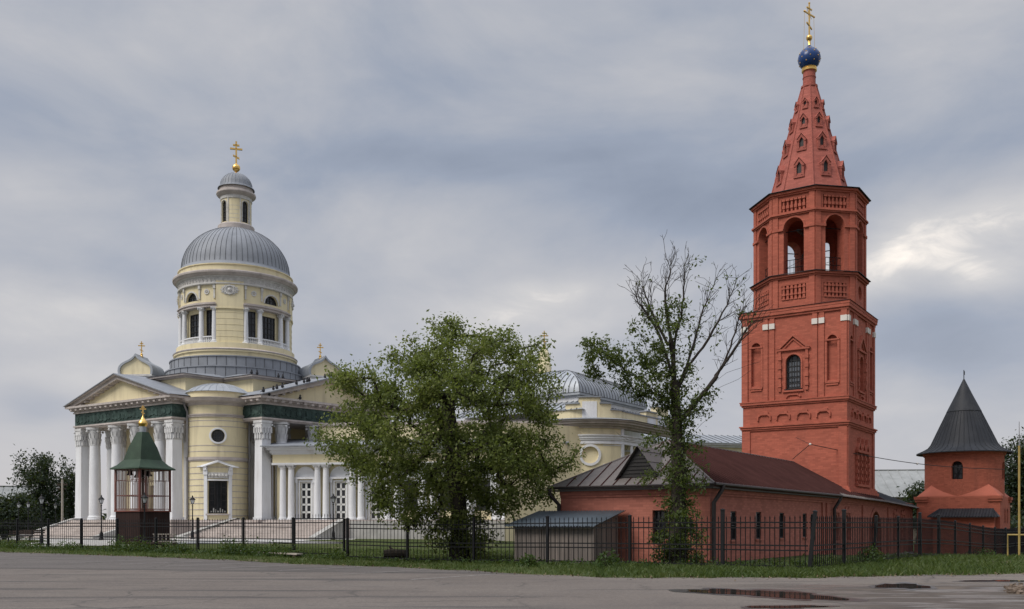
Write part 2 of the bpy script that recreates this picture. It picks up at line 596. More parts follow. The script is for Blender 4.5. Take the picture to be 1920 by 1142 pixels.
def flat(cx, cy, ang, dist):               # wall frame: outward normal at angle ang, wall plane dist from (cx, cy)
    nx, ny = math.cos(ang), math.sin(ang)
    return lambda x, y, z: (cx + nx * (dist + y) - ny * x, cy + ny * (dist + y) + nx * x, z)


def curved(cx, cy, ang, R):                # the same on a drum of radius R, x = arc length from angle ang
    def T(x, y, z):
        a = ang + x / R
        return (cx + (R + y) * math.cos(a), cy + (R + y) * math.sin(a), z)
    return T


def grid_bars(mb, o, y, cols, rows, w=.04, t=.03, frame=.06, T=None, n=10):
    cx, hw, zb, zt, kind = o
    x0, x1 = cx - hw, cx + hw
    rim(mb, (cx, hw - frame, zb + (frame if kind == 'rect' else 0), zt - frame, kind), frame, y - t, y + t, T)
    mb.box(x0, x1, y - t, y + t, zb, zb + frame, T)

    def top(x):
        if kind == 'arch':
            return zt - hw + math.sqrt(max(hw * hw - (x - cx) ** 2, 0))
        return zt
    for i in range(1, cols):
        x = x0 + (x1 - x0) * i / cols
        mb.box(x - w / 2, x + w / 2, y - t, y + t, zb, top(x) - .01, T)
    for j in range(1, rows):
        z = zb + (zt - zb) * j / rows
        h = hw if (kind != 'arch' or z < zt - hw) else math.sqrt(max(hw * hw - (z - zt + hw) ** 2, 0))
        mb.box(cx - h, cx + h, y - t, y + t, z - w / 2, z + w / 2, T)


def window(parent, o, T, y, cols, rows, frame='dark_frame', w=.05, fr=.07, name='window', glass='glass', seg=1):
    f = MB(T); grid_bars(f, o, y + .03, cols, rows, w, .03, fr)
    fo = obj(name, f, frame, parent, smooth=0)
    g = MB(T); pane(g, o, y)
    obj('pane', g, glass, fo, smooth=0)
    return fo


def cross_mesh(mb, c, h, w=None, t=.05, ang=0.0, ornate=False):
    """eight-pointed cross: shaft, top bar, main bar, slanted foot bar; facing angle ang"""
    w = w or h * .52
    ca, sa = math.cos(ang), math.sin(ang)
    T = lambda x, y, z: (c[0] + ca * x - sa * y, c[1] + sa * x + ca * y, c[2] + z)
    mb.box(-t, t, -t, t, 0, h, T)
    mb.box(-w / 2, w / 2, -t, t, h * .66 - t, h * .66 + t, T)
    mb.box(-w * .26, w * .26, -t, t, h * .83 - t, h * .83 + t, T)
    mb.ext([(-w * .26, h * .30 + w * .12 + t), (-w * .26, h * .30 + w * .12 - t), (w * .26, h * .30 - w * .12 - t), (w * .26, h * .30 - w * .12 + t)], -t, t, T)
    if ornate:
        for (x, z) in ((-w / 2, h * .66), (w / 2, h * .66), (0, h)):
            mb.ball(T(x, 0, z), t * 1.9, 5)
# ------------------------------------------------------------------ red brick bell tower and its annex
ROT = math.atan2(.8241, .5664)             # local x runs along the long wall, away to the right


def ring(mb, outer, inner, y0, y1, T=None):
    """plate between two open outlines (same count), with thickness"""
    m = len(outer)
    vs = [(x, y1, z) for x, z in inner] + [(x, y1, z) for x, z in outer] + [(x, y0, z) for x, z in inner] + [(x, y0, z) for x, z in outer]
    fs = []
    for i in range(m - 1):
        j = i + 1
        fs += [(i, j, m + j, m + i), (i, j, 2 * m + j, 2 * m + i), (m + i, m + j, 3 * m + j, 3 * m + i)]
    mb.add(vs, fs, T)


def build_annex():
    t = thing('brick_annex', 'long low red brick building with a maroon roof at the foot of the bell tower', 'building', (7.6, 36.0, 0), ROT)
    W, LEN = 6.7, 36.7
    TF = lambda x, y, z: (x, -y, z)
    TG = lambda x, y, z: (-y, W - x, z)
    TB = lambda x, y, z: (LEN - x, W + y, z)
    TE = lambda x, y, z: (LEN + y, x, z)
    wins = [(c, .33, .86, 2.03, 'rect') for c in (2.55, 5.49, 8.57, 12.0, 13.35)]
    orn = [(c, .36, .62, 2.02, 'arch') for c in (17.5, 19.7, 31.5, 33.7)]
    gate = (26.1, 1.3, -.75, 2.3, 'arch')
    w = MB(TF)
    w.wall(0, LEN, -1.2, 2.98, wins + orn + [gate], d=.13)
    for o in orn:
        pane(w, (o[0], o[1], o[2], o[3], 'arch'), -.12)
    gw = [(W - 2.06, .34, .90, 2.06, 'rect'), (W - 4.62, .34, .90, 2.06, 'rect')]
    w.wall(0, W, -1.2, 2.98, gw, d=.28, T=TG)
    w.wall(0, LEN, -1.2, 2.98, (), T=TB)
    w.wall(0, W, -1.2, 2.98, (), T=TE)
    # eaves courses, pilasters, window surrounds
    for k, (z0, z1, p) in enumerate(((2.62, 2.72, .05), (2.72, 2.97, .10))):
        w.box(-p, LEN + p, 0, p, z0, z1, TF)
        w.box(0, W, 0, p, z0, z1, TG)
    for x, ww in ((14.9, .28), (15.6, .14), (23.0, .30), (29.3, .2), (36.35, .34)):
        w.box(x - ww / 2, x + ww / 2, 0, .09, -1.1, 2.62, TF)
    w.box(0, .5, 0, .035, -1.1, 2.62, TF)
    for o in orn:
        c = o[0]
        for sx in (-1, 1):
            for j in range(6):
                w.box(c + sx * .52 - (.09 if j % 2 else .12), c + sx * .52 + (.09 if j % 2 else .12), 0, .06 if j % 2 else .09, .62 + j * .25, .86 + j * .25, TF)
        w.box(c - .68, c + .68, 0, .12, .5, .61, TF)
        w.box(c - .66, c + .66, 0, .10, 2.13, 2.23, TF)
        w.ext([(c - .60, 2.23), (c - .5, 2.42), (c - .28, 2.5), (c, 2.30), (c + .28, 2.5), (c + .5, 2.42), (c + .60, 2.23)], 0, .07, TF)
    # gateway passage
    rim(w, gate, .24, .0, .06, TF)
    pas = MB(TF)
    up, lo = opening_curve(gate)
    pas.add([(x, -.13, z) for x, z in up] + [(x, -2.2, z) for x, z in up], [(i, i + 1, 12 + i, 11 + i) for i in range(10)])
    for sx in (-1, 1):
        pas.box(26.1 + sx * 1.3, 26.1 + sx * 1.32, -2.2, -.13, -.75, 1.0)
    pas.box(24.8, 27.4, -2.25, -2.2, -.75, 2.3)
    wo = obj('wall', w, 'brick_low', t)
    obj('passage', pas, 'brick_low', t)
    b = MB(TF)
    b.box(14.98, LEN + .06, .10, .16, -1.1, -.42)
    b.box(LEN - 11.6, LEN + .1, .16, .3, -1.1, -.55)
    obj('footing', b, 'concrete', t)
    for o in wins:
        f = window(t, o, TF, -.11, 1, 2, 'dark_frame', .04, .05)
        s = MB(TF); s.box(o[0] - .38, o[0] + .38, -.1, .06, o[2] - .07, o[2] - .003); obj('sill', s, 'brick_low', f)
    for o in gw:
        f = window(t, o, TG, -.25, 3, 3, 'dark_frame', .04, .06)
        s = MB(TG); s.box(o[0] - .4, o[0] + .4, -.1, .06, o[2] - .07, o[2] - .003); obj('sill', s, 'brick_low', f)
    # roof: main slope, hip, back slope
    zE, zR, sR = 3.08, 5.15, 3.35
    sl = (zR - zE) / (sR + .35)
    T1 = 20.72
    r = MB()
    r.add([(-.35, -.35, zE), (T1, -.35, zE), (T1, sR, zR), (sR, sR, zR)], [(0, 1, 2, 3)])
    r.add([(T1, -.35, zE), (T1, .27, zE + .62 * sl), (27.0, .27, 3.38), (27.0, -.40, 2.96)], [(0, 3, 2, 1)])
    r.add([(-.35, 7.05, zE), (T1, 7.05, zE), (T1, sR, zR), (sR, sR, zR)], [(0, 1, 2, 3)])
    r.add([(-.35, -.35, zE), (T1, -.35, zE), (T1, -.35, zE - .12), (-.35, -.35, zE - .12)], [(0, 1, 2, 3)])
    sm = MB()
    x = -.1
    while x < T1:
        m = min(sR, x) - .02
        sm.tube([(x, -.36, zE + .012), (x, m, zE + (m + .35) * sl + .012)], .050, 4)
        x += .45
    x = 21.0
    while x < 27:
        zz = zE - .12 * (x - T1) / 6.3
        sm.tube([(x, -.38, zz + .012), (x, .26, zz + .62 * .62)], .050, 4)
        x += .45
    ro = obj('roof', r, 'maroon_roof', t, smooth=0)
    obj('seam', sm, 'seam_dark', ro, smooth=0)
    h = MB()
    h.add([(-.35, -.35, zE), (sR, sR, zR), (-.35, 7.05, zE)], [(0, 1, 2)])
    h.add([(-.35, -.35, zE), (-.35, 7.05, zE), (-.35, 7.05, zE - .12), (-.35, -.35, zE - .12)], [(0, 1, 2, 3)])
    hs = MB()
    y = .15
    while y < 6.7:
        m = min(y, 6.7 - y) - .03
        hs.tube([(-.36, y, zE + .01), (m, y, zE + (m + .35) * sl + .012)], .034, 4)
        y += .55
    for a, bb in (((-.35, -.35, zE), (sR, sR, zR)), ((-.35, 7.05, zE), (sR, sR, zR))):
        h.tube([a, bb], .05, 6)
    h.tube([(sR, sR, zR + .02), (T1, sR, zR + .02)], .05, 6)
    ho = obj('hip', h, 'brown_grey_roof', t, smooth=0)
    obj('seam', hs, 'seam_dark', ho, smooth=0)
    e = MB()
    e.add([(27.0, -.40, 2.96), (37.15, -.42, 2.70), (30.8, sR, 4.5), (27.0, sR, 4.75)], [(0, 1, 2, 3)])
    e.add([(37.15, -.42, 2.70), (37.15, 7.1, 2.70), (30.8, sR, 4.5)], [(0, 1, 2)])
    e.add([(27.0, 7.1, 2.96), (37.15, 7.1, 2.70), (30.8, sR, 4.5), (27.0, sR, 4.75)], [(0, 1, 2, 3)])
    x = 27.3
    while x < 36.6:
        k = max(0, (x - 30.8) / 6.35)
        m = sR - k * (sR + .42)
        z0 = 2.96 - .26 * (x - 27) / 10.15
        z1 = 4.75 - .25 * (x - 27) / 3.8 if x < 30.8 else z0 + (m + .42) * .46
        e.tube([(x, -.42, z0 + .01), (x, m, z1 + .01)], .026, 4)
        x += .35
    obj('end_roof', e, 'black_roof', t, smooth=0)
    fl = MB()
    fl.add([(17.0, -.50, 2.99), (27.0, -.56, 2.86), (37.2, -.60, 2.60), (37.2, -.25, 2.80), (27.0, -.20, 3.09), (17.0, -.25, 3.15)], [(0, 1, 4, 5), (1, 2, 3, 4)])
    x = 17.1
    while x < 37.1:
        z = 2.99 - .13 * (x - 17) / 10 if x < 27 else 2.86 - .26 * (x - 27) / 10.2
        fl.tube([(x, -.57, z + .02), (x, -.24, z + .19)], .022, 4)
        x += .25
    obj('eaves_flashing', fl, 'brown_grey_roof', t, smooth=0)
    g = MB()
    g.tube([(-.45, -.42, zE - .04), (16.9, -.45, zE - .06)], .065, 8)
    g.tube([(-.45, -.42, zE - .04), (-.42, 7.1, zE - .04)], .05, 8)
    obj('gutter', g, 'dark_pipe', t)
    fb = MB()
    fb.box(-.3, 17, -.30, -.02, zE - .2, zE - .13)
    fb.box(-.3, -.02, -.02, 7.0, zE - .2, zE - .13)
    obj('soffit', fb, 'brown_grey_roof', t, smooth=0)
    for (x0, y0, zb, dx) in ((.08, -.16, -.1, 0), (16.6, -.16, -.45, 0)):
        d = MB()
        d.tube([(x0 + .25, -.44, zE - .05), (x0 + .2, -.42, zE - .25), (x0, y0, zE - .75), (x0, y0, zb + .2), (x0, y0 - .2, zb)], .085, 8)
        obj('downpipe', d, 'dark_pipe', t)
    d = MB(); d.tube([(-.44, 7.05, zE - .05), (-.44, 6.95, zE - .35), (-.12, 6.72, zE - .75), (-.12, 6.72, 0)], .085, 8)
    obj('downpipe', d, 'dark_pipe', t)
    # triangular dormer on the hip
    dm = MB(); TD = lambda x, y, z: (.15 - y, 3.1 - x, z)
    zb, hh, ww = zE + .50 * sl - .02, 1.34, .95
    dm.add([(-ww - .1, .12, zb - .06), (0, .12, zb + hh), (ww + .1, .12, zb - .06), (0, -(hh / sl) + .2, zb + hh), (-ww - .1, -.05, zb - .06), (ww + .1, -.05, zb - .06)],
           [(0, 1, 3, 4), (1, 2, 5, 3)], TD)
    for sx in (-1, 1):
        for j in range(3):
            k = (j + .7) / 3.2
            dm.tube([TD(sx * (ww + .1) * (1 - k), .12, zb - .06 + (hh + .06) * k + .01), TD(sx * (ww + .1) * (1 - k), -(hh / sl) * k, zb - .06 + (hh + .06) * k + .01)], .02, 4)
    do = obj('dormer', dm, 'brown_grey_roof', t, smooth=0)
    lv = MB(TD); lv.ext([(-ww, zb - .1), (0, zb + hh - .06), (ww, zb - .1)], -.12, -.06)
    for j in range(7):
        z = zb + .08 + j * .15
        hw = ww * (1 - (z - zb + .1) / (hh + .06)) - .05
        if hw > .05:
            lv.box(-hw, hw, -.06, -.025, z, z + .03)
    obj('louvre', lv, 'dark_frame', do, smooth=0)


build_annex()

TW = 3.075                                  # half width of the square body
TC = (7.6 + .5664 * 23.775 - .8241 * 3.345, 36 + .8241 * 23.775 + .5664 * 3.345)


def build_tower():
    t = thing('bell_tower', 'tall red brick bell tower with an eight-sided belfry, pointed spire and blue dome', 'tower', (TC[0], TC[1], 0), ROT)
    angs = [PI, -PI / 2, 0, PI / 2]
    body, cor = MB(), MB()
    blocks = []
    for k, a in enumerate(angs):
        T = flat(0, 0, a, TW)
        front = k == 0
        nich = [(sx * 2.25, .28, 9.80, 12.40, 'arch') for sx in (-1, 1)]
        win = (0, .45, 9.48, 11.50, 'arch')
        low = []
        if k == 1:
            low = [(c, .24, 3.95, 5.55, 'arch') for c in (-.75, .15, 1.05)]
        body.wall(-TW, TW, 2.4, 7.2, low, d=.22, T=T)
        for o in low:
            pane(body, o, -.21, T)
        body.wall(-TW, TW, 7.2, 8.6, (), T=T)
        body.wall(-TW, TW, 8.6, 14.05, nich + [win], d=.32 if front else .3, T=T)
        for o in nich:
            pane(body, o, -.20, T)
            rim(body, o, .09, 0, .05, T, foot=False)
            body.box(o[0] - .42, o[0] + .42, 0, .08, 12.08, 12.16, T)
            body.box(o[0] - .42, o[0] - .30, 0, .05, 9.72, 12.08, T)
            body.box(o[0] + .30, o[0] + .42, 0, .05, 9.72, 12.08, T)
            for j in range(2):
                body.box(o[0] - .40 + .06 * j, o[0] + .40 - .06 * j, 0, .09 - .03 * j, 9.62 - .12 * j, 9.71 - .12 * j, T)
        if not front:
            pane(body, win, -.22, T)
        # pilasters between the ledges
        for x in (-1.66, -1.26, 1.26, 1.66):
            body.box(x - .14, x + .14, 0, .07, 8.8, 13.8, T)
        for sx in (-1, 1):
            body.box(sx * 2.92 - .165, sx * 2.92 + .165, 0, .09, 8.8, 13.8, T)
            body.box(sx * 2.85 - .235, sx * 2.85 + .235, 0, .07, 3.7, 7.15, T)
        for x, ww in ((-1.66, .16), (-1.26, .16), (1.26, .16), (1.66, .16), (-2.92, .18), (2.92, .18)):
            blocks.append((T, x, ww))
        # four shouldered brackets between the two ledges
        for x in (-1.75, -.60, .60, 1.75):
            body.ext([(x - .42, 7.70), (x - .42, 7.98), (x - .25, 8.10), (x - .25, 8.2), (x + .25, 8.2), (x + .25, 8.10), (x + .42, 7.98), (x + .42, 7.70),
                      (x + .34, 7.70), (x + .34, 7.90), (x + .2, 8.02), (x - .2, 8.02), (x - .34, 7.90), (x - .34, 7.70)], 0, .10, T)
        # window surround: beaded colonnettes, cornice and gable
        sur = MB(T)
        for sx in (-1, 1):
            for j in range(9):
                z = 9.35 + j * .265
                ww = .11 if j % 2 else .075
                sur.box(sx * .80 - ww, sx * .80 + ww, 0, .13 if j % 2 else .09, z, z + .262)
        sur.box(-.98, .98, 0, .13, 11.74, 11.86)
        ring(sur, [(-1.0, 11.86), (0, 12.78), (1.0, 11.86)], [(-.78, 11.86), (0, 12.56), (.78, 11.86)], 0, .15)
        ring(sur, [(-.66, 11.87), (0, 12.46), (.66, 11.87)], [(-.54, 11.87), (0, 12.36), (.54, 11.87)], 0, .07)
        rim(sur, win, .10, 0, .05)
        sur.box(-.62, .62, 0, .10, 9.30, 9.40)
        sur.ext([(-.45, 8.98), (-.45, 9.10), (-.3, 9.10), (-.3, 9.18), (.3, 9.18), (.3, 9.10), (.45, 9.10), (.45, 8.98), (.36, 8.98), (.36, 9.03), (.22, 9.10), (-.22, 9.10), (-.36, 9.03), (-.36, 8.98)], 0, .09)
        obj('window_surround', sur, 'brick', t, smooth=0)
        if front:
            f = window(t, win, T, -.24, 3, 6, 'dark_frame', .05, .08)
            s = MB(T); s.box(-.5, .5, -.2, .09, 9.40, 9.475); obj('sill', s, 'black_metal', f)
            s = MB(T)
            for j in range(5):
                for i in range(2):
                    s.box(-.30 + i * .32, -.02 + i * .32, -.207, -.203, 9.62 + j * .31, 9.84 + j * .31)
            obj('curtain', s, plain('pale curtain behind glass', (.10, .11, .125), .3, .2), f, smooth=0)
        if k == 1:
            tri = MB(T)
            for c in (-.75, .15, 1.05):
                ring(tri, [(c - .42, 5.86), (c - .36, 6.05), (c - .12, 6.28), (c, 6.62), (c + .12, 6.28), (c + .36, 6.05), (c + .42, 5.86)],
                     [(c - .26, 5.86), (c - .22, 5.98), (c - .08, 6.12), (c, 6.32), (c + .08, 6.12), (c + .22, 5.98), (c + .26, 5.86)], 0, .16)
                rim(tri, (c, .24, 3.95, 5.55, 'arch'), .07, 0, .05)
            for c in (-1.2, -.3, .6, 1.5):
                for j in range(9):
                    ww = .11 if j % 2 else .075
                    tri.box(c - ww, c + ww, 0, .17 if j % 2 else .11, 3.9 + j * .2, 4.097 + j * .2)
            tri.box(-1.36, 1.66, 0, .2, 5.72, 5.86)
            tri.box(-1.36, 1.66, 0, .2, 3.72, 3.86)
            for c in (-1.2, -.3, .6, 1.5):
                tri.box(c - .08, c + .08, 0, .12, 3.5, 3.72)
            obj('window_group', tri, 'brick', t, smooth=0)
    body.box(-TW + .02, TW - .02, -TW + .02, TW - .02, 14.0, 14.04)
    obj('body', body, 'brick', t)
    # ledges as stacked square courses
    for z0, z1, p in ((2.4, 3.42, .26), (3.42, 3.60, .18), (3.60, 3.70, .10), (7.10, 7.20, .07), (7.20, 7.32, .13), (7.32, 7.40, .19),
                      (8.56, 8.66, .07), (8.66, 8.80, .14), (8.80, 8.86, .17), (13.78, 13.92, .10), (13.92, 14.10, .18), (14.10, 14.26, .20)):
        cor.box(-TW - p, TW + p, -TW - p, TW + p, z0, z1)
    obj('cornice', cor, 'brick', t, smooth=0)
    for T, x, ww in blocks:
        bmb = MB(T); bmb.box(x - ww, x + ww, 0, .13, 13.12, 13.44)
        obj('impost_block', bmb, 'white_block', t, smooth=0)
    rf = MB()
    a, b = TW + .25, 2.9
    rf.add([(-a, -a, 14.265), (a, -a, 14.265), (a, a, 14.265), (-a, a, 14.265), (-b, -b, 14.38), (b, -b, 14.38), (b, b, 14.38), (-b, b, 14.38)],
           [(0, 1, 5, 4), (1, 2, 6, 5), (2, 3, 7, 6), (3, 0, 4, 7), (4, 5, 6, 7), (0, 1, 2, 3)])
    obj('ledge_roof', rf, 'black_roof', t, smooth=0)
    # octagon
    D = 3.02
    hwid = D * math.tan(PI / 8)
    oc, inn = MB(), MB()
    for k in range(8):
        a = k * PI / 4
        T = flat(0, 0, a, D)
        rnd = k == 6
        lowop = (0, .72, 14.75, 15.62, 'rect') if not rnd else (0, .42, 14.85, 15.70, 'round')
        oc.wall(-hwid, hwid, 14.2, 16.05, [lowop], d=.16, T=T)
        pane(oc, lowop, -.155, T)
        if not rnd:
            for j in range(6):
                x = -.60 + j * .24
                oc.box(x - .065, x + .065, -.15, .02, 14.78, 15.6, T)
                oc.box(x - .10, x + .10, -.15, .05, 15.02, 15.12, T)
                oc.box(x - .10, x + .10, -.15, .05, 15.40, 15.5, T)
                oc.box(x - .10, x + .10, -.15, .05, 14.76, 14.84, T)
        arch = (0, .60, 16.24, 19.58, 'arch')
        oc.wall(-hwid, hwid, 16.05, 19.72, [arch], d=.78, T=T)
        topop = (0, .74, 19.99, 20.73, 'rect')
        oc.wall(-hwid, hwid, 19.72, 20.97, [topop], d=.15, T=T)
        pane(oc, topop, -.145, T)
        for j in range(6):
            x = -.60 + j * .24
            oc.box(x - .05, x + .05, -.14, .0, 19.99, 20.73, T)
            oc.box(x - .085, x + .085, -.14, .04, 20.17, 20.35, T)
            oc.box(x - .10, x + .10, -.14, .05, 20.61, 20.71, T)
        for sx in (-1, 1):
            x = sx * (hwid - .17)
            oc.box(x - .16, x + .16, 0, .07, 16.3, 20.91, T)
            oc.box(x - .16, x + .16, 0, .07, 14.3, 16.0, T)
            oc.box(min(sx * .61, sx * hwid), max(sx * .61, sx * hwid), 0, .12, 18.86, 19.0, T)
        rim(oc, arch, .10, 0, .05, T, foot=False)
        Ti = flat(0, 0, a, D - .78)
        h2 = (D - .78) * math.tan(PI / 8)
        inn.wall(-h2, h2, 16.2, 20.6, [arch], d=.001, T=Ti)
        rl = MB(T)
        for z in (16.75, 17.2):
            rl.tube([(-.6, -.42, z), (.6, -.42, z)], .022, 5)
        for j in range(6):
            rl.tube([(-.6 + j * .24, -.42, 16.25), (-.6 + j * .24, -.42, 17.2)], .014, 4)
        rl.tube([(-.6, -.42, 16.75), (.6, -.42, 17.2)], .012, 4)
        rl.tube([(-.6, -.42, 18.9), (.6, -.42, 18.9)], .03, 4)
        obj('railing', rl, 'black_metal', t)
    obj('belfry_wall', oc, 'brick', t)
    oct_ = lambda r, z: [(r / math.cos(PI / 8) * math.cos(PI / 8 + k * PI / 4), r / math.cos(PI / 8) * math.sin(PI / 8 + k * PI / 4)) for k in range(8)]
    inn.plan(oct_(D - .3, 0), 16.0, 16.2)
    inn.plan(oct_(D - .3, 0), 20.5, 20.7)
    obj('belfry_chamber', inn, 'brick', t)
    oc2 = MB()
    for z0, z1, p in ((16.0, 16.10, .10), (16.10, 16.23, .20), (19.71, 19.79, .10), (19.79, 19.89, .17), (20.91, 21.01, .10), (21.01, 21.14, .20)):
        oc2.plan(oct_(D + p, 0), z0, z1)
    # the belt courses must leave the belfry open, so they are rings
    oc2 = MB()
    for z0, z1, p in ((16.0, 16.10, .10), (16.10, 16.23, .20), (19.71, 19.79, .10), (19.79, 19.89, .17), (20.91, 21.01, .10), (21.01, 21.14, .20)):
        rr = lambda r: r / math.cos(PI / 8)
        oc2.lathe([(rr(D - .2), z0), (rr(D + p), z0), (rr(D + p), z1), (rr(D - .2), z1)], 8, a0=PI / 8, a1=2 * PI + PI / 8, cap=False)
    obj('belt_course', oc2, 'brick', t, smooth=0)
    for r0, r1, z in ((D + .30, D - .1, 16.235), (D + .32, 2.2, 21.145)):
        rr = 1 / math.cos(PI / 8)
        c = MB(); c.lathe([(r0 * rr, z), (r0 * rr, z + .03), (r1 * rr, z + .10)], 8, a0=PI / 8, a1=2 * PI + PI / 8, cap=False)
        obj('ledge_roof', c, 'black_roof', t, smooth=0)
    # bell hanging in the belfry
    bl = MB(); bl.lathe([(.0, 18.95), (.16, 18.93), (.24, 18.7), (.3, 18.35), (.46, 18.05), (.44, 18.03), (0, 18.2)], 20, cap=False)
    bl.box(-2.2, 2.2, -.08, .08, 18.97, 19.12)
    obj('bell', bl, 'bronze', t)
    # spire
    sp = MB()
    rr = 1 / math.cos(PI / 8)
    zb, zt, rb, rt = 21.15, 28.35, 2.27, .43
    sp.lathe([(rb * rr, zb), (rt * rr, zt)], 8, a0=PI / 8, a1=2 * PI + PI / 8, cap=False)
    for k in range(8):
        a = PI / 8 + k * PI / 4
        sp.tube([(rb * rr * math.cos(a), rb * rr * math.sin(a), zb), (rt * rr * math.cos(a), rt * rr * math.sin(a), zt)], [.06, .035], 6)
    sp.lathe([(.44, zt - .05), (.5, zt), (.5, zt + .1), (.38, zt + .14), (.37, 29.35)], 20)
    sp.lathe([(.40, 28.95), (.40, 29.0)], 20)
    obj('spire', sp, 'brick_spire', t)
    for (z0, w, h) in ((22.3, .29, 1.10), (24.05, .26, .95), (25.55, .21, .78), (26.85, .15, .55)):
        dist = rb + (rt - rb) * (z0 - zb) / (zt - zb)
        for k in range(8):
            T = flat(0, 0, k * PI / 4, dist)
            dmb = MB(T)
            hs = h * .66
            ow = w * .52
            out = [(-w, z0), (-w, z0 + hs), (0, z0 + h), (w, z0 + hs), (w, z0)]
            inr = [(-ow, z0 + .12), (-ow, z0 + hs * .92), (0, z0 + h * .82), (ow, z0 + hs * .92), (ow, z0 + .12)]
            ring(dmb, out, inr, -h * .26, .05)
            dmb.box(-ow, ow, -.2, .04, z0 - .02, z0 + .12)
            for sx in (-1, 1):
                dmb.box(sx * w * .86 - w * .2, sx * w * .86 + w * .2, -.3, .09, z0 + hs * .84, z0 + hs)
            dmb.box(-w * 1.12, w * 1.12, -.3, .09, z0 - .06, z0 + .04)
            dmb.add([(-w * 1.12, .09, z0 + hs), (0, .09, z0 + h + .05), (w * 1.12, .09, z0 + hs), (-w * 1.15, -h * .26, z0 + hs), (0, -h * .3, z0 + h + .07), (w * 1.15, -h * .26, z0 + hs)],
                    [(0, 1, 4, 3), (1, 2, 5, 4)])
            do = obj('dormer', dmb, 'brick_spire', t, smooth=0)
            g = MB(T); g.add([(x, -.06, z) for x, z in inr], [(0, 1, 2, 3, 4)])
            obj('opening', g, 'dark_frame', do, smooth=0)
    # dome, ball and cross
    gc = MB(); gc.lathe([(.38, 29.35), (.45, 29.37), (.46, 29.48), (.42, 29.52), (.44, 29.58), (.40, 29.64)], 24)
    obj('dome_collar', gc, 'gold', t)
    dmz = MB(); dmz.lathe([(.38, 29.60), (.55, 29.74), (.66, 29.98), (.68, 30.2), (.62, 30.44), (.48, 30.64), (.3, 30.78), (.16, 30.88), (.10, 30.98)], 32)
    do = obj('dome', dmz, 'blue', t)
    st = MB()
    for j, (z, r) in enumerate(((29.86, .625), (30.12, .685), (30.40, .645), (30.62, .50))):
        for k in range(8):
            a = (k + .5 * (j % 2)) * PI / 4
            st.ball((r * .965 * math.cos(a), r * .965 * math.sin(a), z), .044, 5)
    obj('stars', st, 'gold', do)
    cr = MB(); cr.lathe([(.11, 30.95), (.09, 31.0), (.08, 31.25), (.12, 31.3)], 14)
    cr.ball((0, 0, 31.45), .19, 8)
    ca = -ROT + RAD(40)
    cross_mesh(cr, (0, 0, 31.6), 2.0, 1.05, .035, ca, True)
    for r_ in (.2,):
        T = lambda x, y, z: (math.cos(ca) * x, math.sin(ca) * x, z)
        for k in range(8):
            a = k * PI / 4
            cr.tube([T(.08 * math.cos(a), 0, 31.6 + 1.32 + .08 * math.sin(a)), T(.34 * math.cos(a), 0, 31.6 + 1.32 + .34 * math.sin(a))], .014, 4)
    obj('cross', cr, 'gold', t)
    ch = MB()
    for sx in (-1, 1):
        for (x, y) in ((sx * .5, 0),):
            p0, p1 = Vector((math.cos(ca) * x, math.sin(ca) * x, 32.92)), Vector((math.cos(ca) * sx * .62, math.sin(ca) * sx * .62, 30.4))
            ch.tube([p0.lerp(p1, i / 8) - Vector((0, 0, .10 * math.sin(PI * i / 8))) for i in range(9)], .010, 4)
    obj('cross_chain', ch, 'gold', t)


build_tower()


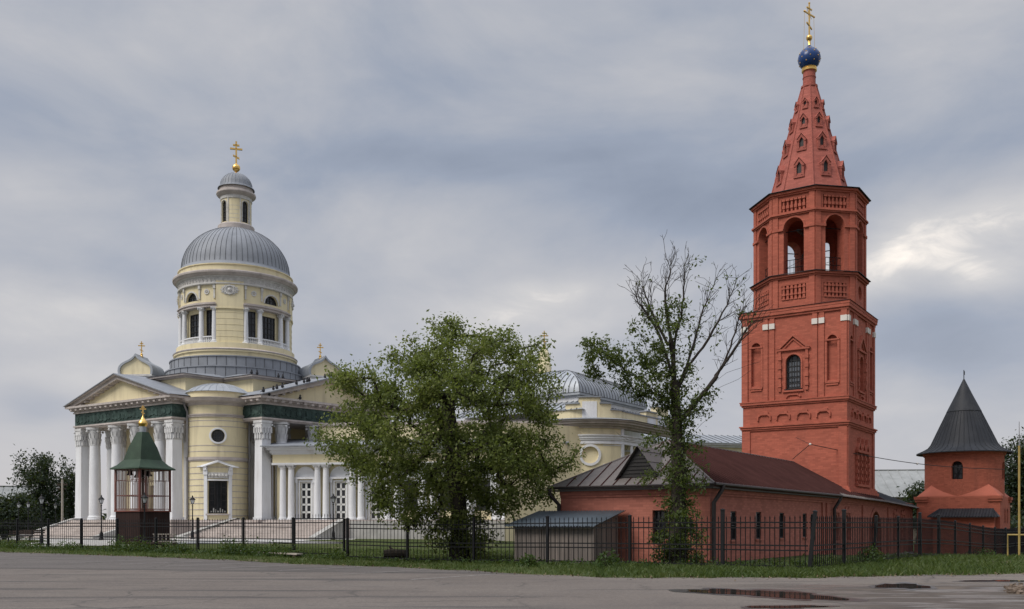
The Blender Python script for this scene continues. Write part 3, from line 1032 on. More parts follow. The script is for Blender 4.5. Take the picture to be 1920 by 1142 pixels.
def build_round_tower():
    c = (32.1, 66.3)
    t = thing('round_tower', 'round red brick fortress tower with a tall dark conical roof, at the right', 'tower', (c[0], c[1], -.4), ROT)
    h, R0 = 2.62, 2.56
    b = MB()
    b.box(-h - .12, h + .12, -h - .12, h + .12, -1.0, .5)
    b.box(-h, h, -h, h, .4, 3.75)
    for z0, z1, p in ((3.45, 3.62, .10), (3.62, 3.82, .16)):
        for sx in (-1, 1):
            for sy in (-1, 1):
                b.box(sx * h - (p if sx > 0 else -p * 0) - (.75 if sx > 0 else p), sx * h + (p if sx > 0 else .75), sy * h - (.75 if sy > 0 else p), sy * h + (p if sy > 0 else .75), z0, z1)
    for k in range(2):
        for x in (-.2, 1.1):
            b.wall(x - .3, x + .3, 2.0, 3.0, [(x, .18, 2.1, 2.9, 'arch')], d=.12, T=flat(0, 0, -PI / 2, h + .02))
    ob = obj('base', b, 'brick_orange', t, smooth=0)
    br = MB()
    for sx in (-1, 1):
        for sy in (-1, 1):
            a0 = math.atan2(sy, sx)
            P = [(sx * h, sy * h, 3.83)]
            n = 8
            arc = [(R0 * math.cos(a0 + (i / n - .5) * PI / 2), R0 * math.sin(a0 + (i / n - .5) * PI / 2)) for i in range(n + 1)]
            zz = [3.84 + .80 * (1 - abs(2 * i / n - 1)) ** 1.25 for i in range(n + 1)]
            e0, e1 = (arc[0][0] * 1.0, arc[0][1]), arc[-1]
            vs = [P[0]] + [(arc[i][0] * 1.002, arc[i][1] * 1.002, zz[i]) for i in range(n + 1)]
            fs = [(0, i + 1, i + 2) for i in range(n)]
            br.add(vs, fs)
    br.box(-h, h, -h, h, 3.752, 3.835)
    obj('corner_slope', br, plain('paler orange red plaster', (.46, .135, .085), .85, .1), t, smooth=0)  # corner slopes in a paler orange red than the base and drum brick
    d = MB()
    wins = [(-6.9, .36, 5.0, 6.25, 'arch'), (-3.2, .36, 5.0, 6.25, 'arch'), (.62, .36, 5.0, 6.25, 'arch'), (4.5, .36, 5.0, 6.25, 'arch')]
    a0 = math.atan2(-1, -1) + .45
    T = curved(0, 0, a0, R0)
    d.wall(-PI * R0, PI * R0, 3.75, 7.05, wins, d=.4, seg=.5, T=T)
    d.lathe([(R0, 6.7), (R0 + .08, 6.72), (R0 + .1, 6.85), (R0 + .2, 7.0), (R0, 7.04)], 48, cap=False)
    obj('drum', d, 'brick_orange', t)
    for o in wins:
        window(t, o, T, -.3, 2, 3, 'black_metal', .05, .07)
    r = MB()
    prof = [(R0 + .55, 6.86), (R0 + .55, 6.92), (R0 + .10, 7.12), (2.36, 7.30), (2.16, 7.56), (1.80, 8.36), (1.08, 9.93)]
    r.lathe(prof, 40, cap=False)
    r.lathe([(1.14, 9.88), (1.11, 9.94), (.55, 11.1), (.05, 12.2)], 40)
    for k in range(40):
        a = 2 * PI * k / 40
        r.tube([(q * math.cos(a), q * math.sin(a), z + .01) for q, z in prof[1:]], .018, 4)
    obj('cone_roof', r, 'black_roof', t)
    v = MB(); v.tube([(0, 0, 12.1), (0, 0, 12.85)], .03, 6)
    v.ext([(0, 12.62), (.42, 12.55), (.34, 12.68), (.42, 12.8), (0, 12.8)], -.01, .01)
    obj('weather_vane', v, 'black_metal', t, smooth=0)
    pc = MB(); TP = flat(0, 0, PI, h + .1)
    pc.box(-1.45, 2.35, 0, .55, -1.0, 2.5, TP)
    po = obj('porch', pc, 'brick_orange', t, smooth=0)
    pr = MB()
    pr.add([(-1.75, .95, 2.42), (2.65, .95, 2.42), (2.2, -.02, 2.98), (-1.1, -.02, 2.98), (-1.75, -.02, 2.42), (2.65, -.02, 2.42),
            (-1.75, .95, 2.36), (2.65, .95, 2.36)], [(0, 1, 2, 3), (0, 3, 4), (1, 5, 2), (0, 1, 7, 6)], TP)
    for i in range(24):
        x = -1.72 + i * .187
        x2 = max(-1.1, min(2.2, x))
        pr.tube([TP(x, .97, 2.44), TP(x2, 0, 2.98)], .03, 4)
    obj('porch_roof', pr, 'black_roof', po, smooth=0)
    ft = MB(); ft.box(-h - .3, h + .3, -h - .3, h + .3, -1.0, -.12)
    obj('footing', ft, 'concrete', t, smooth=0)


build_round_tower()
# ------------------------------------------------------------------ yellow and white cathedral
CC = (-26.77, 90.6)                         # centre of the rotunda
AX, BX = (.6626, .749), (-.834, .552)       # the two arms of the plan: right-and-back, left-and-back
SH = lambda u, v, z: (u * AX[0] + v * BX[0], u * AX[1] + v * BX[1], z)
T_LEFT = lambda x, y, z: SH(-y, -x, z)      # facade frames: x to the right, y out from the rotunda centre
T_RIGHT = lambda x, y, z: SH(x, -y, z)
GZ = .3
PL = 1.87                                   # top of the plinth
church = thing('cathedral', 'large pale yellow and white cathedral with a columned rotunda and grey metal dome', 'church', (CC[0], CC[1], 0))


def cap_bell(mb, c, r, z0, z1, square=None):
    """Corinthian capital: bell, two rows of leaves, corner scrolls and a concave slab"""
    h = z1 - z0
    if square is None:
        mb.lathe([(r, z0), (r * 1.06, z0 + .02), (r * 1.06, z0 + .09), (r * .98, z0 + .10), (r * 1.0, z0 + h * .5), (r * 1.22, z0 + h * .86)], 20, c)
        for row, (zz, rr, n) in enumerate(((z0 + .1, 1.03, 10), (z0 + h * .38, 1.08, 10))):
            for k in range(n):
                a = 2 * PI * (k + .5 * row) / n
                ca, sa = math.cos(a), math.sin(a)
                T = lambda x, y, z: (c[0] + ca * (r * rr + y) - sa * x, c[1] + sa * (r * rr + y) + ca * x, z)
                mb.add([(-.13 * r / .5, 0, zz), (.13 * r / .5, 0, zz), (.15 * r / .5, .07, zz + h * .24), (-.15 * r / .5, .07, zz + h * .24), (-.07, .22 * r, zz + h * .33), (.07, .22 * r, zz + h * .33), (0, .2 * r, zz + h * .25)],
                       [(0, 1, 2, 3), (3, 2, 5, 4), (4, 5, 6)], T)
        q = r * 1.30
        for sx in (-1, 1):
            for sy in (-1, 1):
                mb.ball((c[0] + sx * q * .86, c[1] + sy * q * .86, z0 + h * .78), r * .26, 5)
        mb.box(c[0] - q, c[0] + q, c[1] - q, c[1] + q, z1 - h * .12, z1)


def square_cap(mb, x, y, r, z0, z1, T):
    h = z1 - z0
    mb.box(x - r * 1.04, x + r * 1.04, y - r * 1.04, y + r * 1.04, z0, z0 + .09, T)
    mb.box(x - r * .97, x + r * .97, y - r * .97, y + r * .97, z0 + .09, z0 + h * .6, T)
    mb.box(x - r * 1.10, x + r * 1.10, y - r * 1.10, y + r * 1.10, z0 + h * .6, z0 + h * .88, T)
    mb.box(x - r * 1.22, x + r * 1.22, y - r * 1.22, y + r * 1.22, z1 - h * .12, z1, T)
    for row, zz in enumerate((z0 + .1, z0 + h * .36)):
        for k in range(3 + row):
            o = (k - (2 + row) / 2) * r * .64
            for (dx, dy, ax) in ((0, -1, 0), (0, 1, 0), (-1, 0, 1), (1, 0, 1)):
                px, py = x + (o if ax == 0 else dx * r), y + (dy * r if ax == 0 else o)
                mb.box(px - r * .22, px + r * .22, py - r * .22, py + r * .22, zz, zz + h * .22, T)
                mb.box(px - r * .15 + dx * .05, px + r * .15 + dx * .05, py - r * .15 + dy * .05, py + r * .15 + dy * .05, zz + h * .22, zz + h * .30, T)
    for sx in (-1, 1):
        for sy in (-1, 1):
            px, py, _ = T(x + sx * r * 1.15, y + sy * r * 1.15, 0)
            mb.ball((px, py, z0 + h * .78), r * .24, 5)


def portico(T, Q, name, skip=()):
    p = church
    zc0, zc1 = 8.62, 10.26
    W = 7.08
    for x in (-6.6, -4.75, -1.4, 1.4, 4.75, 6.6):
        if x in skip:
            continue
        m, cm = MB(), MB()
        if abs(x) > 6:
            r = .46
            m.box(x - r * 1.18, x + r * 1.18, Q - r * 1.18, Q + r * 1.18, PL, PL + .22, T)
            vs = []
            for z, k in ((PL + .22, 1.04), (zc0, .94)):
                vs += [(x - r * k, Q - r * k, z), (x + r * k, Q - r * k, z), (x + r * k, Q + r * k, z), (x - r * k, Q + r * k, z)]
            m.add(vs, [(0, 1, 5, 4), (1, 2, 6, 5), (2, 3, 7, 6), (3, 0, 4, 7), (4, 5, 6, 7)], T)
            square_cap(cm, x, Q, r * .94, zc0, zc1, T)
        else:
            c = T(x, Q, 0)[:2]
            r = .51
            m.lathe([(r * 1.32, PL), (r * 1.32, PL + .12), (r * 1.22, PL + .16), (r * 1.24, PL + .26), (r * 1.10, PL + .34), (r * 1.03, PL + .42)] +
                    [(r * (1.02 - .15 * k * k), PL + .42 + (zc0 - PL - .42) * k) for k in (0, .25, .5, .75, 1)], 28, c)
            cap_bell(cm, c, r * .87, zc0, zc1)
        co = obj('column', m, 'white', p)
        obj('capital', cm, 'capital', co)
    # wall behind the columns with pilasters
    q = 8.3
    w = MB(T)
    dw = (0, .75, PL, 5.0, 'rect')
    ops = [dw] + [(sx * 3.05, .34, 7.3, 9.4, 'rect') for sx in (-1, 1)] + [(sx * 3.05, .5, PL + .8, 5.2, 'rect') for sx in (-1, 1)]
    TT = lambda x, y, z: T(x, q + y, z)
    w.wall(-7.0, 7.0, PL - .4, 10.5, ops, d=.4, T=TT)
    for k in range(15):
        z = PL + .5 + k * .56
        for a, b in ((-4.1, -3.6), (-2.5, -2.0), (-.85, -.8), (2.0, 2.5), (3.6, 4.1)):
            w.box(a, b, .0, .02, z, z + .05, TT)
    for sx in (-1, 1):
        w.add([(sx * 7.0, q, PL - .4), (sx * 7.0, 2.0, PL - .4), (sx * 7.0, 2.0, 11.6), (sx * 7.0, q, 11.6)], [(0, 1, 2, 3)], T)
    obj('wall', w, 'yellow', p, smooth=0)
    for o in ops[1:]:
        window(p, o, TT, -.3, 2, 4 if o[2] > 5 else 5, 'dark_frame', .05, .07)
    dm = MB(TT); pane(dm, dw, -.3); dm.box(-.03, .03, -.3, -.26, PL, 5.0); dm.box(-.75, .75, -.3, -.26, 4.2, 4.28)
    obj('door', dm, 'dark_wood', p, smooth=0)
    for x in (-6.6, -4.75, -1.4, 1.4, 4.75, 6.6):
        m, cm = MB(T), MB(T)
        r = .43
        m.box(x - r * 1.1, x + r * 1.1, q + .003, q + .26, PL, PL + .25)
        m.box(x - r, x + r, q + .003, q + .2, PL + .25, zc0)
        square_cap(cm, x, q - .15, r * .95, zc0, zc1, T)
        po = obj('pilaster', m, 'white', p, smooth=0)
        obj('capital', cm, 'capital', po)
    # entablature
    a = MB(T)
    a.box(-W, W, q - .3, Q + .50, 10.26, 10.38)
    a.box(-W - .08, W + .08, q - .3, Q + .60, 10.38, 10.52)
    obj('architrave', a, 'stone', p, smooth=0)
    f = MB(T); f.box(-W + .02, W - .02, q - .3, Q + .48, 10.521, 11.62)
    fo = obj('frieze', f, 'copper', p, smooth=0)
    rel = MB()
    for side, n in (('f', 26), ('r', 5), ('l', 5)):
        for i in range(n):
            if side == 'f':
                x = -W + .5 + (2 * W - 1) * i / (n - 1); Tq = lambda X, Y, Z: T(X, Q + .48 + Y, Z)
            elif side == 'r':
                x = -.5 - i * .55; Tq = lambda X, Y, Z: T(W - .02 + Y, Q + .48 + X, Z)
            else:
                x = -.5 - i * .55; Tq = lambda X, Y, Z: T(-W + .02 - Y, Q + .48 + X, Z)
            if i % 6 == 0:
                pr = [(x + .40 * math.cos(2 * PI * k / 14), 11.07 + .40 * math.sin(2 * PI * k / 14)) for k in range(14)]
                rel.ext(pr, 0, .05, Tq)
                rel.ext([(x + (X - x) * .62, 11.07 + (Z - 11.07) * .62) for X, Z in pr], .05, .10, Tq)
            else:
                s = .24 + .1 * ((i * 7) % 3) / 2
                rel.ext([(x + s * math.cos(2 * PI * k / 7 + i) * (1 + .3 * ((k + i) % 2)), 11.05 + s * 1.1 * math.sin(2 * PI * k / 7 + i)) for k in range(7)], 0, .06, Tq)
    obj('relief', rel, 'copper', fo, smooth=0)
    c = MB(T)
    c.box(-W - .10, W + .10, q - .3, Q + .60, 11.62, 11.74)
    c.box(-W - .32, W + .32, q - .3, Q + .84, 11.95, 12.08)
    c.box(-W - .56, W + .56, q - .3, Q + 1.08, 12.08, 12.26)
    c.box(-W - .05, W + .05, q - .3, Q + .54, 11.74, 11.95)
    n = 19
    for i in range(n):
        x = -W + .2 + (2 * W - .4) * i / (n - 1)
        c.box(x - .14, x + .14, Q + .54, Q + .98, 11.86, 12.08)
    for sx in (-1, 1):
        for i in range(5):
            y = Q + .5 - i * .75
            xa = sx * (W + .05); xb = sx * (W + .46)
            c.box(min(xa, xb), max(xa, xb), y - .14, y + .14, 11.86, 12.08)
    obj('cornice', c, 'stone', p, smooth=0)
    # pediment and gable roof
    ap, hw = 14.55, W + .56
    tp = MB(T)
    tp.ext([(-hw + .5, 12.26), (0, ap - .22), (hw - .5, 12.26)], q, Q + .35)
    obj('pediment', tp, 'yellow', p, smooth=0)
    rk = MB(T)
    for sx in (-1, 1):
        rk.ext([(sx * hw, 12.262), (0, ap), (0, ap - .34), (sx * (hw - 1.0), 12.262)], Q + .35, Q + .90)
        rk.ext([(sx * (hw + .06), 12.30), (0, ap + .10), (0, ap), (sx * hw, 12.264)], Q + .35, Q + 1.14)
        for i in range(9):
            k = (i + .7) / 9.6
            x, z = sx * hw * (1 - k) * .93, 12.26 + (ap - 12.26) * k - .30
            rk.box(x - .15, x + .15, Q + .35, Q + .75, z - .06, z + .12)
    obj('raking_cornice', rk, 'stone', p, smooth=0)
    rf = MB(T)
    for sx in (-1, 1):
        rf.add([(sx * (hw + .1), Q + 1.2, 12.33), (0, Q + 1.2, ap + .16), (0, 4.5, ap + .16), (sx * (hw + .1), 4.5, 12.33)], [(0, 1, 2, 3)])
        rf.add([(sx * (hw + .1), Q + 1.2, 12.33), (0, Q + 1.2, ap + .16), (0, Q + 1.2, ap + .08), (sx * (hw + .1), Q + 1.2, 12.25)], [(0, 1, 2, 3)])
        for i in range(13):
            y = Q + 1.1 - i * .55
            rf.tube([T(sx * (hw + .1), y, 12.35), T(0, y, ap + .18)], .03, 4)
    obj('gable_roof', rf, 'grey_roof', p, smooth=0)
    # arm attic behind the gable
    at_ = MB(T)
    at_.box(-5.0, 5.0, 0, 8.8, 11.5, 14.28)
    obj('attic', at_, 'yellow', p, smooth=0)
    ac = MB(T)
    ac.box(-5.25, 5.25, 0, 9.05, 14.28, 14.42); ac.box(-5.6, 5.6, 0, 9.4, 14.42, 14.56)
    obj('attic_cornice', ac, 'stone', p, smooth=0)
    ar = MB(T)
    ar.add([(-5.7, 9.5, 14.57), (5.7, 9.5, 14.57), (5.7, 0, 14.57), (-5.7, 0, 14.57), (-4.0, 5, 15.1), (4.0, 5, 15.1), (4.0, 0, 15.1), (-4.0, 0, 15.1)],
           [(0, 1, 5, 4), (1, 2, 6, 5), (3, 0, 4, 7), (4, 5, 6, 7)])
    obj('attic_roof', ar, 'grey_roof', p, smooth=0)
    # platform
    pf = MB(T)
    pf.box(-7.9, 7.9, 5, Q + 1.05, -.3, PL - .22)
    pf.box(-8.0, 8.0, 5, Q + 1.15, PL - .22, PL)
    obj('platform', pf, 'plinth', p, smooth=0)


portico(T_LEFT, 10.95, 'left')
portico(T_RIGHT, 12.05, 'right')


def stairs(T, w0, w1, wt0, wt1, y0, y1, z0, z1, n=12):
    """flight from front edge y1 (low) to y0 (top); x range may shift along the run; sloping cheek walls"""
    s = MB(T)
    for i in range(n):
        k0, k1 = i / n, (i + 1) / n
        ya, yb = y1 + (y0 - y1) * k0, y1 + (y0 - y1) * k1
        xa, xb = w0 + (wt0 - w0) * k0, w1 + (wt1 - w1) * k0
        z = z0 + (z1 - z0) * (i + 1) / n
        s.box(xa, xb, y0 - .4, ya, z0 - .4 if i == 0 else z - (z1 - z0) / n - .02, z)
        s.box(xa, xb, ya, ya + .03, z - .05, z - .002)
    obj('front_steps', s, 'steps', church, smooth=0)
    for (a, b, sg) in ((w0, wt0, -1), (w1, wt1, 1)):
        ck = MB(T)
        vs = []
        for (x, y, z) in ((a, y1 + .5, z0 - .4), (a, y1 + .5, z0 + .2), (a, y1 + .1, z0 + .28), (b, y0, z1 + .16), (b, y0 - .5, z1 + .16), (b, y0 - .5, z0 - .4)):
            vs += [(x, y, z), (x + sg * .5, y, z)]
        fs = [(0, 2, 4, 6, 8, 10), (1, 3, 5, 7, 9, 11)] + [(2 * i, 2 * i + 1, 2 * i + 3, 2 * i + 2) for i in range(5)]
        ck.add(vs, fs)
        obj('stair_cheek', ck, 'concrete', church, smooth=0)


stairs(T_LEFT, -6.0, 4.6, -6.0, 4.6, 12.1, 16.4, .3, PL)
W0 = (-20.0 - CC[0], 79.4 - CC[1])          # wing facade frame
WA = RAD(-8.4)
T_WING = lambda x, y, z: (W0[0] + math.cos(WA) * x + math.sin(WA) * y, W0[1] + math.sin(WA) * x - math.cos(WA) * y, z)
stairs(T_WING, -5.9, 4.9, -3.0, 6.1, 1.25, 5.0, .3, PL)
ldg = MB(T_WING); ldg.box(-2.6, 26, -.3, 1.26, -.3, PL)
obj('landing', ldg, 'plinth', church, smooth=0)


def build_bay():
    c = SH(-6.2, -5.9, 0)[:2]
    c = (c[0] + .62, c[1] - 2.1)
    R = 2.56
    ZS = lambda z: EYE + (z - EYE) * .974
    TZ = lambda x, y, z: (x, y, ZS(z))
    ac = math.atan2(-(CC[1] + c[1]), -(CC[0] + c[0]))      # faces the forecourt
    T0 = curved(c[0], c[1], ac, R)
    T = lambda x, y, z: T0(x, y, ZS(z))
    p = church
    w = MB(T)
    win = (-.05, .80, 2.42, 5.25, 'rect')
    ocl = (-.05, .56, 8.55, 9.67, 'round')
    L = R * 2.35
    w.wall(-L, L, PL - .5, 6.9, [win], d=.35, seg=.35)
    w.wall(-L, L, 6.9, 12.0, [ocl], d=.3, seg=.35)
    obj('bay_wall', w, 'yellow', p)
    tr = MB(T)
    nx = 26
    for z in [PL + .35 + .52 * k for k in range(9)] + [7.75, 8.25, 9.9, 10.4]:
        for xa, xb in (((-L, -1.12), (1.05, L)) if 2.2 < z < 6.3 else ((-L, -.75), (.65, L)) if 8.3 < z < 9.8 else ((-L, L),)):
            tr.box(xa, xb, 0, .025, z, z + .06, nx=nx)
    tr.box(-L, L, 0, .12, 7.05, 7.30, nx=40); tr.box(-L, L, 0, .07, 6.95, 7.05, nx=40)
    tr.box(-L, L, 0, .10, 10.75, 10.90, nx=40); tr.box(-L, L, 0, .15, 10.90, 11.0, nx=40)
    obj('string_course', tr, 'stone', p)
    cn = MB(TZ)
    c3 = c
    cn.lathe([(R, 11.75), (R + .12, 11.8), (R + .15, 11.95), (R + .55, 12.1), (R + .62, 12.24), (R + .70, 12.36), (R + .1, 12.46)], 64, c3, cap=False)
    obj('bay_cornice', cn, 'stone', p)
    a = MB(TZ); a.lathe([(R + .05, 12.4), (R + .05, 12.86), (R + .12, 12.9), (R + .12, 12.96)], 64, c3, cap=False)
    obj('bay_attic', a, 'yellow', p)
    d = MB(TZ); prof = [(R + .2, 12.96), (R * .85, 13.4), (R * .55, 13.72), (R * .25, 13.88), (.0, 13.92)]
    d.lathe(prof, 64, c3, cap=False)
    for k in range(28):
        an = 2 * PI * k / 28
        d.tube([(c[0] + r * math.cos(an), c[1] + r * math.sin(an), z + .01) for r, z in prof], .03, 4)
    obj('bay_roof', d, 'light_roof', p)
    # window with gabled surround and relief panel
    s = MB(T)
    for sx in (-1, 1):
        x = win[0] + sx * .98
        s.box(x - .13, x + .13, 0, .14, PL - .1, 5.75)
        s.box(x - .17, x + .17, 0, .2, 5.75, 6.15)
        s.box(x - .12, x + .12, 0, .3, 6.15, 6.42)
    s.box(win[0] - .85, win[0] + .85, 0, .1, 5.25, 5.36, nx=6)
    ring(s, [(win[0] - 1.62, 6.42), (win[0], 7.0), (win[0] + 1.62, 6.42)], [(win[0] - 1.1, 6.42), (win[0], 6.82), (win[0] + 1.1, 6.42)], 0, .38)
    s.box(win[0] - 1.55, win[0] - .9, 0, .34, 6.40, 6.50, nx=3); s.box(win[0] + .9, win[0] + 1.55, 0, .34, 6.40, 6.50, nx=3)
    so = obj('window_surround', s, 'white', p, smooth=0)
    pn = MB(T); pn.box(win[0] - .82, win[0] + .82, 0, .06, 5.45, 5.95, nx=6)
    for k in range(6):
        x = win[0] - .66 + k * .265
        pn.ball((x, .08, 5.70), .115, 5, T=T); pn.box(x - .04, x + .04, .06, .12, 5.5, 5.9)
    obj('relief', pn, 'ornament', so)
    f = window(p, win, T, -.22, 3, 5, 'dark_frame', .06, .10)
    g = MB(T)
    for k in range(11):
        x = win[0] - .72 + k * .144
        g.box(x - .012, x + .012, -.10, -.08, 2.42, 4.5)
    obj('grille', g, 'black_metal', f, smooth=0)
    it = MB(T)
    for k in range(7):
        x = win[0] - .6 + k * .2
        it.box(x - .06, x + .06, -.213, -.209, 2.52, 2.66 + .12 * ((k * 5) % 3))
    obj('window_flowers', it, 'ornament', f, smooth=0)
    sl = MB(T); sl.box(win[0] - .95, win[0] + .95, -.1, .16, 2.28, 2.41, nx=6); obj('sill', sl, 'stone', f, smooth=0)
    r = MB(T); rim(r, ocl, .14, 0, .09); obj('oculus_rim', r, 'white', p)
    fo = window(p, ocl, T, -.2, 5, 5, 'dark_frame', .03, .05, name='oculus')
    b = MB(TZ); b.lathe([(R + .28, -.3), (R + .28, PL - .15), (R + .18, PL - .1), (R + .18, PL)], 48, c3)
    obj('bay_plinth', b, 'plinth', p)
    for x, z1 in ((-3.05, 11.9), (3.05, 11.9)):
        d = MB()
        P = [T(x, .45, 12.2), T(x, .4, 11.8), T(x, .16, 11.2), T(x, .16, 7.5), T(x * .99, .26, 7.3), T(x, .16, 7.0), T(x, .16, PL + .1)]
        d.tube(P, .085, 8)
        obj('downpipe', d, 'grey_pipe', p)


build_bay()


def build_rotunda():
    p = church
    # grey clad base in two tiers
    g, gs = MB(), MB()
    for r, z0, z1 in ((6.45, 14.3, 15.85), (6.05, 15.85, 16.85)):
        g.lathe([(r, z0), (r, z1 - .1), (r + .08, z1 - .1), (r + .08, z1), (r - .5, z1 + .06)], 72, cap=False)
        for k in range(44):
            a = 2 * PI * k / 44
            gs.tube([(r * math.cos(a), r * math.sin(a), z0), (r * math.cos(a), r * math.sin(a), z1 - .1)], .035, 4)
    go = obj('drum_base', g, 'grey_roof', p)
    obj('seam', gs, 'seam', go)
    b = MB(); b.lathe([(5.6, 16.8), (5.6, 17.25), (5.75, 17.3), (5.75, 17.42)], 72, cap=False)
    b.lathe([(5.5, 17.6), (5.5, 18.12), (5.1, 18.12)], 72, cap=False)
    obj('drum_pedestal', b, 'yellow', p)
    m_ = MB(); m_.lathe([(5.6, 17.40), (5.78, 17.43), (5.82, 17.52), (5.66, 17.62), (5.45, 17.64)], 72, cap=False)
    obj('drum_moulding', m_, 'stone', p)
    view = math.atan2(-CC[1], -CC[0])
    pier0 = view - RAD(6.3)
    R, RW = 5.25, 4.75
    wl = MB()
    for k in range(4):
        up = MB()
        pa = pier0 + k * PI / 2
        sa = pa + PI / 4
        TP = curved(0, 0, pa, R)
        hw = RAD(13.4) * R
        piers = MB()
        piers.box(-hw, hw, -.6, 0, 18.1, 21.25, TP, nx=6)
        for z in (18.7, 19.25, 19.8, 20.35, 20.9):
            piers.box(-hw + .0, hw, 0, .02, z, z + .04, TP, nx=6)
        piers.box(-hw, hw, -.6, .06, 21.86, 23.8, TP, nx=6)
        # window wall set back between the piers
        TS = curved(0, 0, sa, RW)
        s = lambda deg: RAD(deg) * RW
        ops = [(0, s(9.8), 18.3, 21.0, 'rect'), (s(-21.6), s(4.4), 18.3, 21.25, 'rect'), (s(21.6), s(4.4), 18.3, 21.25, 'rect')]
        wl.wall(s(-32), s(32), 18.1, 21.4, ops, d=.25, seg=.4, T=TS)
        for o in ops:
            cx, h_, zb, zt, _ = o
            ang = sa + cx / RW
            TF = flat(0, 0, ang, RW * math.cos(h_ / RW) - .05)
            oo = (0, math.sin(h_ / RW) * RW, zb, zt, 'rect')
            window(p, oo, TF, -.08, 4 if h_ > .6 else 2, 5, 'dark_frame', .05, .07)
        # columns with balustrade
        for deg in (-29.2, -14.1, 14.1, 29.2):
            a = sa + RAD(deg)
            c = (5.08 * math.cos(a), 5.08 * math.sin(a))
            m, cm = MB(), MB()
            r = .235
            m.box(c[0] - .29, c[0] + .29, c[1] - .29, c[1] + .29, 18.12, 18.24)
            m.lathe([(r * 1.25, 18.24), (r * 1.25, 18.32), (r * 1.02, 18.40), (r, 19.4), (r * .86, 21.05)], 16, c)
            cm.lathe([(r * .9, 21.05), (r * 1.0, 21.12), (r * 1.3, 21.3)], 14, c)
            for q in range(4):
                aa = a + PI / 4 + q * PI / 2
                cm.ball((c[0] + r * 1.25 * math.cos(aa), c[1] + r * 1.25 * math.sin(aa), 21.24), r * .34, 5)
            cm.box(c[0] - r * 1.25, c[0] + r * 1.25, c[1] - r * 1.25, c[1] + r * 1.25, 21.30, 21.40)
            co = obj('drum_column', m, 'white', p)
            obj('capital', cm, 'capital', co)
        bal = MB()
        TB = curved(0, 0, sa, 5.1)
        for a0, a1, n in ((-27.8, -15.6, 6), (-12.5, 12.5, 13), (15.6, 27.8, 6)):
            xa, xb = RAD(a0) * 5.1, RAD(a1) * 5.1
            bal.box(xa, xb, -.10, .10, 18.66, 18.76, TB, nx=6)
            bal.box(xa, xb, -.10, .10, 18.14, 18.22, TB, nx=6)
            for i in range(n):
                x = xa + (xb - xa) * (i + .5) / n
                cx, cy, _ = TB(x, 0, 0)
                bal.lathe([(.045, 18.22), (.085, 18.36), (.045, 18.52), (.06, 18.66)], 8, (cx, cy), cap=False)
        obj('balustrade', bal, 'white', p)
        # architrave over the columns, lunette storey above
        ent = MB(); TE = curved(0, 0, sa, 5.0)
        ent.box(RAD(-32) * 5, RAD(32) * 5, -.3, .34, 21.40, 21.62, TE, nx=20)
        ent.box(RAD(-32) * 5, RAD(32) * 5, -.3, .44, 21.62, 21.72, TE, nx=20)
        ent.box(RAD(-32) * 5, RAD(32) * 5, -.3, .30, 21.72, 21.84, TE, nx=20)
        obj('architrave', ent, 'stone', p)
        TU = curved(0, 0, sa, 5.12)
        lun = (0, .80, 21.95, 22.90, 'arch')
        lun = (0, .80, 22.08, 22.92, 'arch')
        up.wall(RAD(-32) * 5.12, RAD(32) * 5.12, 21.84, 23.8, [lun], d=.25, seg=.35, T=TU)
        TL = flat(0, 0, sa, 5.12 - .26)
        window(p, lun, TL, -.02, 4, 2, 'dark_frame', .05, .08, name='lunette')
        rm = MB(TU); rim(rm, lun, .13, 0, .06, foot=False)
        for deg in (-29.5, -12.5, 12.5, 29.5):
            x = RAD(deg) * 5.12
            rm.box(x - .07, x + .07, 0, .1, 22.2, 23.3); rm.box(x - .11, x + .11, 0, .16, 23.1, 23.45)
        for deg in (-21, 21):
            x = RAD(deg) * 5.12
            rim(rm, (x, .13, 22.7, 22.96, 'round'), .12, 0, .07, n=8); rm.ball((x, .03, 22.83), .09, 5, T=TU)
        obj('lunette_trim', rm, 'ornament', p)
        # relief wreath on the pier
        wr = MB(); TQ = curved(0, 0, pa, R + .06)
        pr = [(.78 * math.cos(2 * PI * i / 24) * (1 + .10 * math.cos(i * PI)), 22.95 + .46 * math.sin(2 * PI * i / 24) * (1 + .08 * math.cos(i * PI))) for i in range(24)]
        wr.ext(pr, 0, .05, TQ)
        rim(wr, (0, .34, 22.62, 23.28, 'round'), .10, .05, .10, TQ)
        for i in range(16):
            a = 2 * PI * i / 16
            wr.ball((.58 * math.cos(a), .05, 22.95 + .36 * math.sin(a)), .075, 4, T=TQ)
        wr.ball((0, .06, 22.95), .17, 5, T=TQ)
        obj('wreath', wr, 'ornament', p)
        pt = MB(); pt.box(-hw - .05, hw + .05, -.5, .12, 21.25, 21.36, TP, nx=6); pt.box(-hw - .03, hw + .03, -.5, .07, 21.36, 21.86, TP, nx=6)
        obj('pier_band', pt, 'yellow', p)
        obj('pier', piers, 'yellow', p)
        obj('lunette_wall', up, 'yellow', p)
    obj('drum_wall', wl, 'yellow', p)
    core = MB(); core.lathe([(4.2, 17), (4.2, 23.9)], 40)
    obj('drum_core', core, 'dark_frame', p)
    fr = MB(); fr.lathe([(5.15, 23.45), (5.38, 23.5), (5.38, 23.62), (5.30, 23.64), (5.30, 24.12), (5.42, 24.16), (5.5, 24.24)], 72, cap=False)
    fo = obj('drum_frieze', fr, 'ornament', p)
    orn = MB(); TO = curved(0, 0, 0, 5.30)
    n = 84
    for k in range(n):
        x = 2 * PI * 5.30 * k / n
        rim(orn, (x, .075, 23.78, 24.02, 'round'), .04, 0, .05, TO, n=5)
    obj('relief', orn, 'ornament', fo)
    cn = MB(); cn.lathe([(5.42, 24.2), (5.62, 24.28), (5.72, 24.42), (5.82, 24.48), (5.84, 24.62), (5.80, 24.7), (5.3, 24.84)], 72, cap=False)
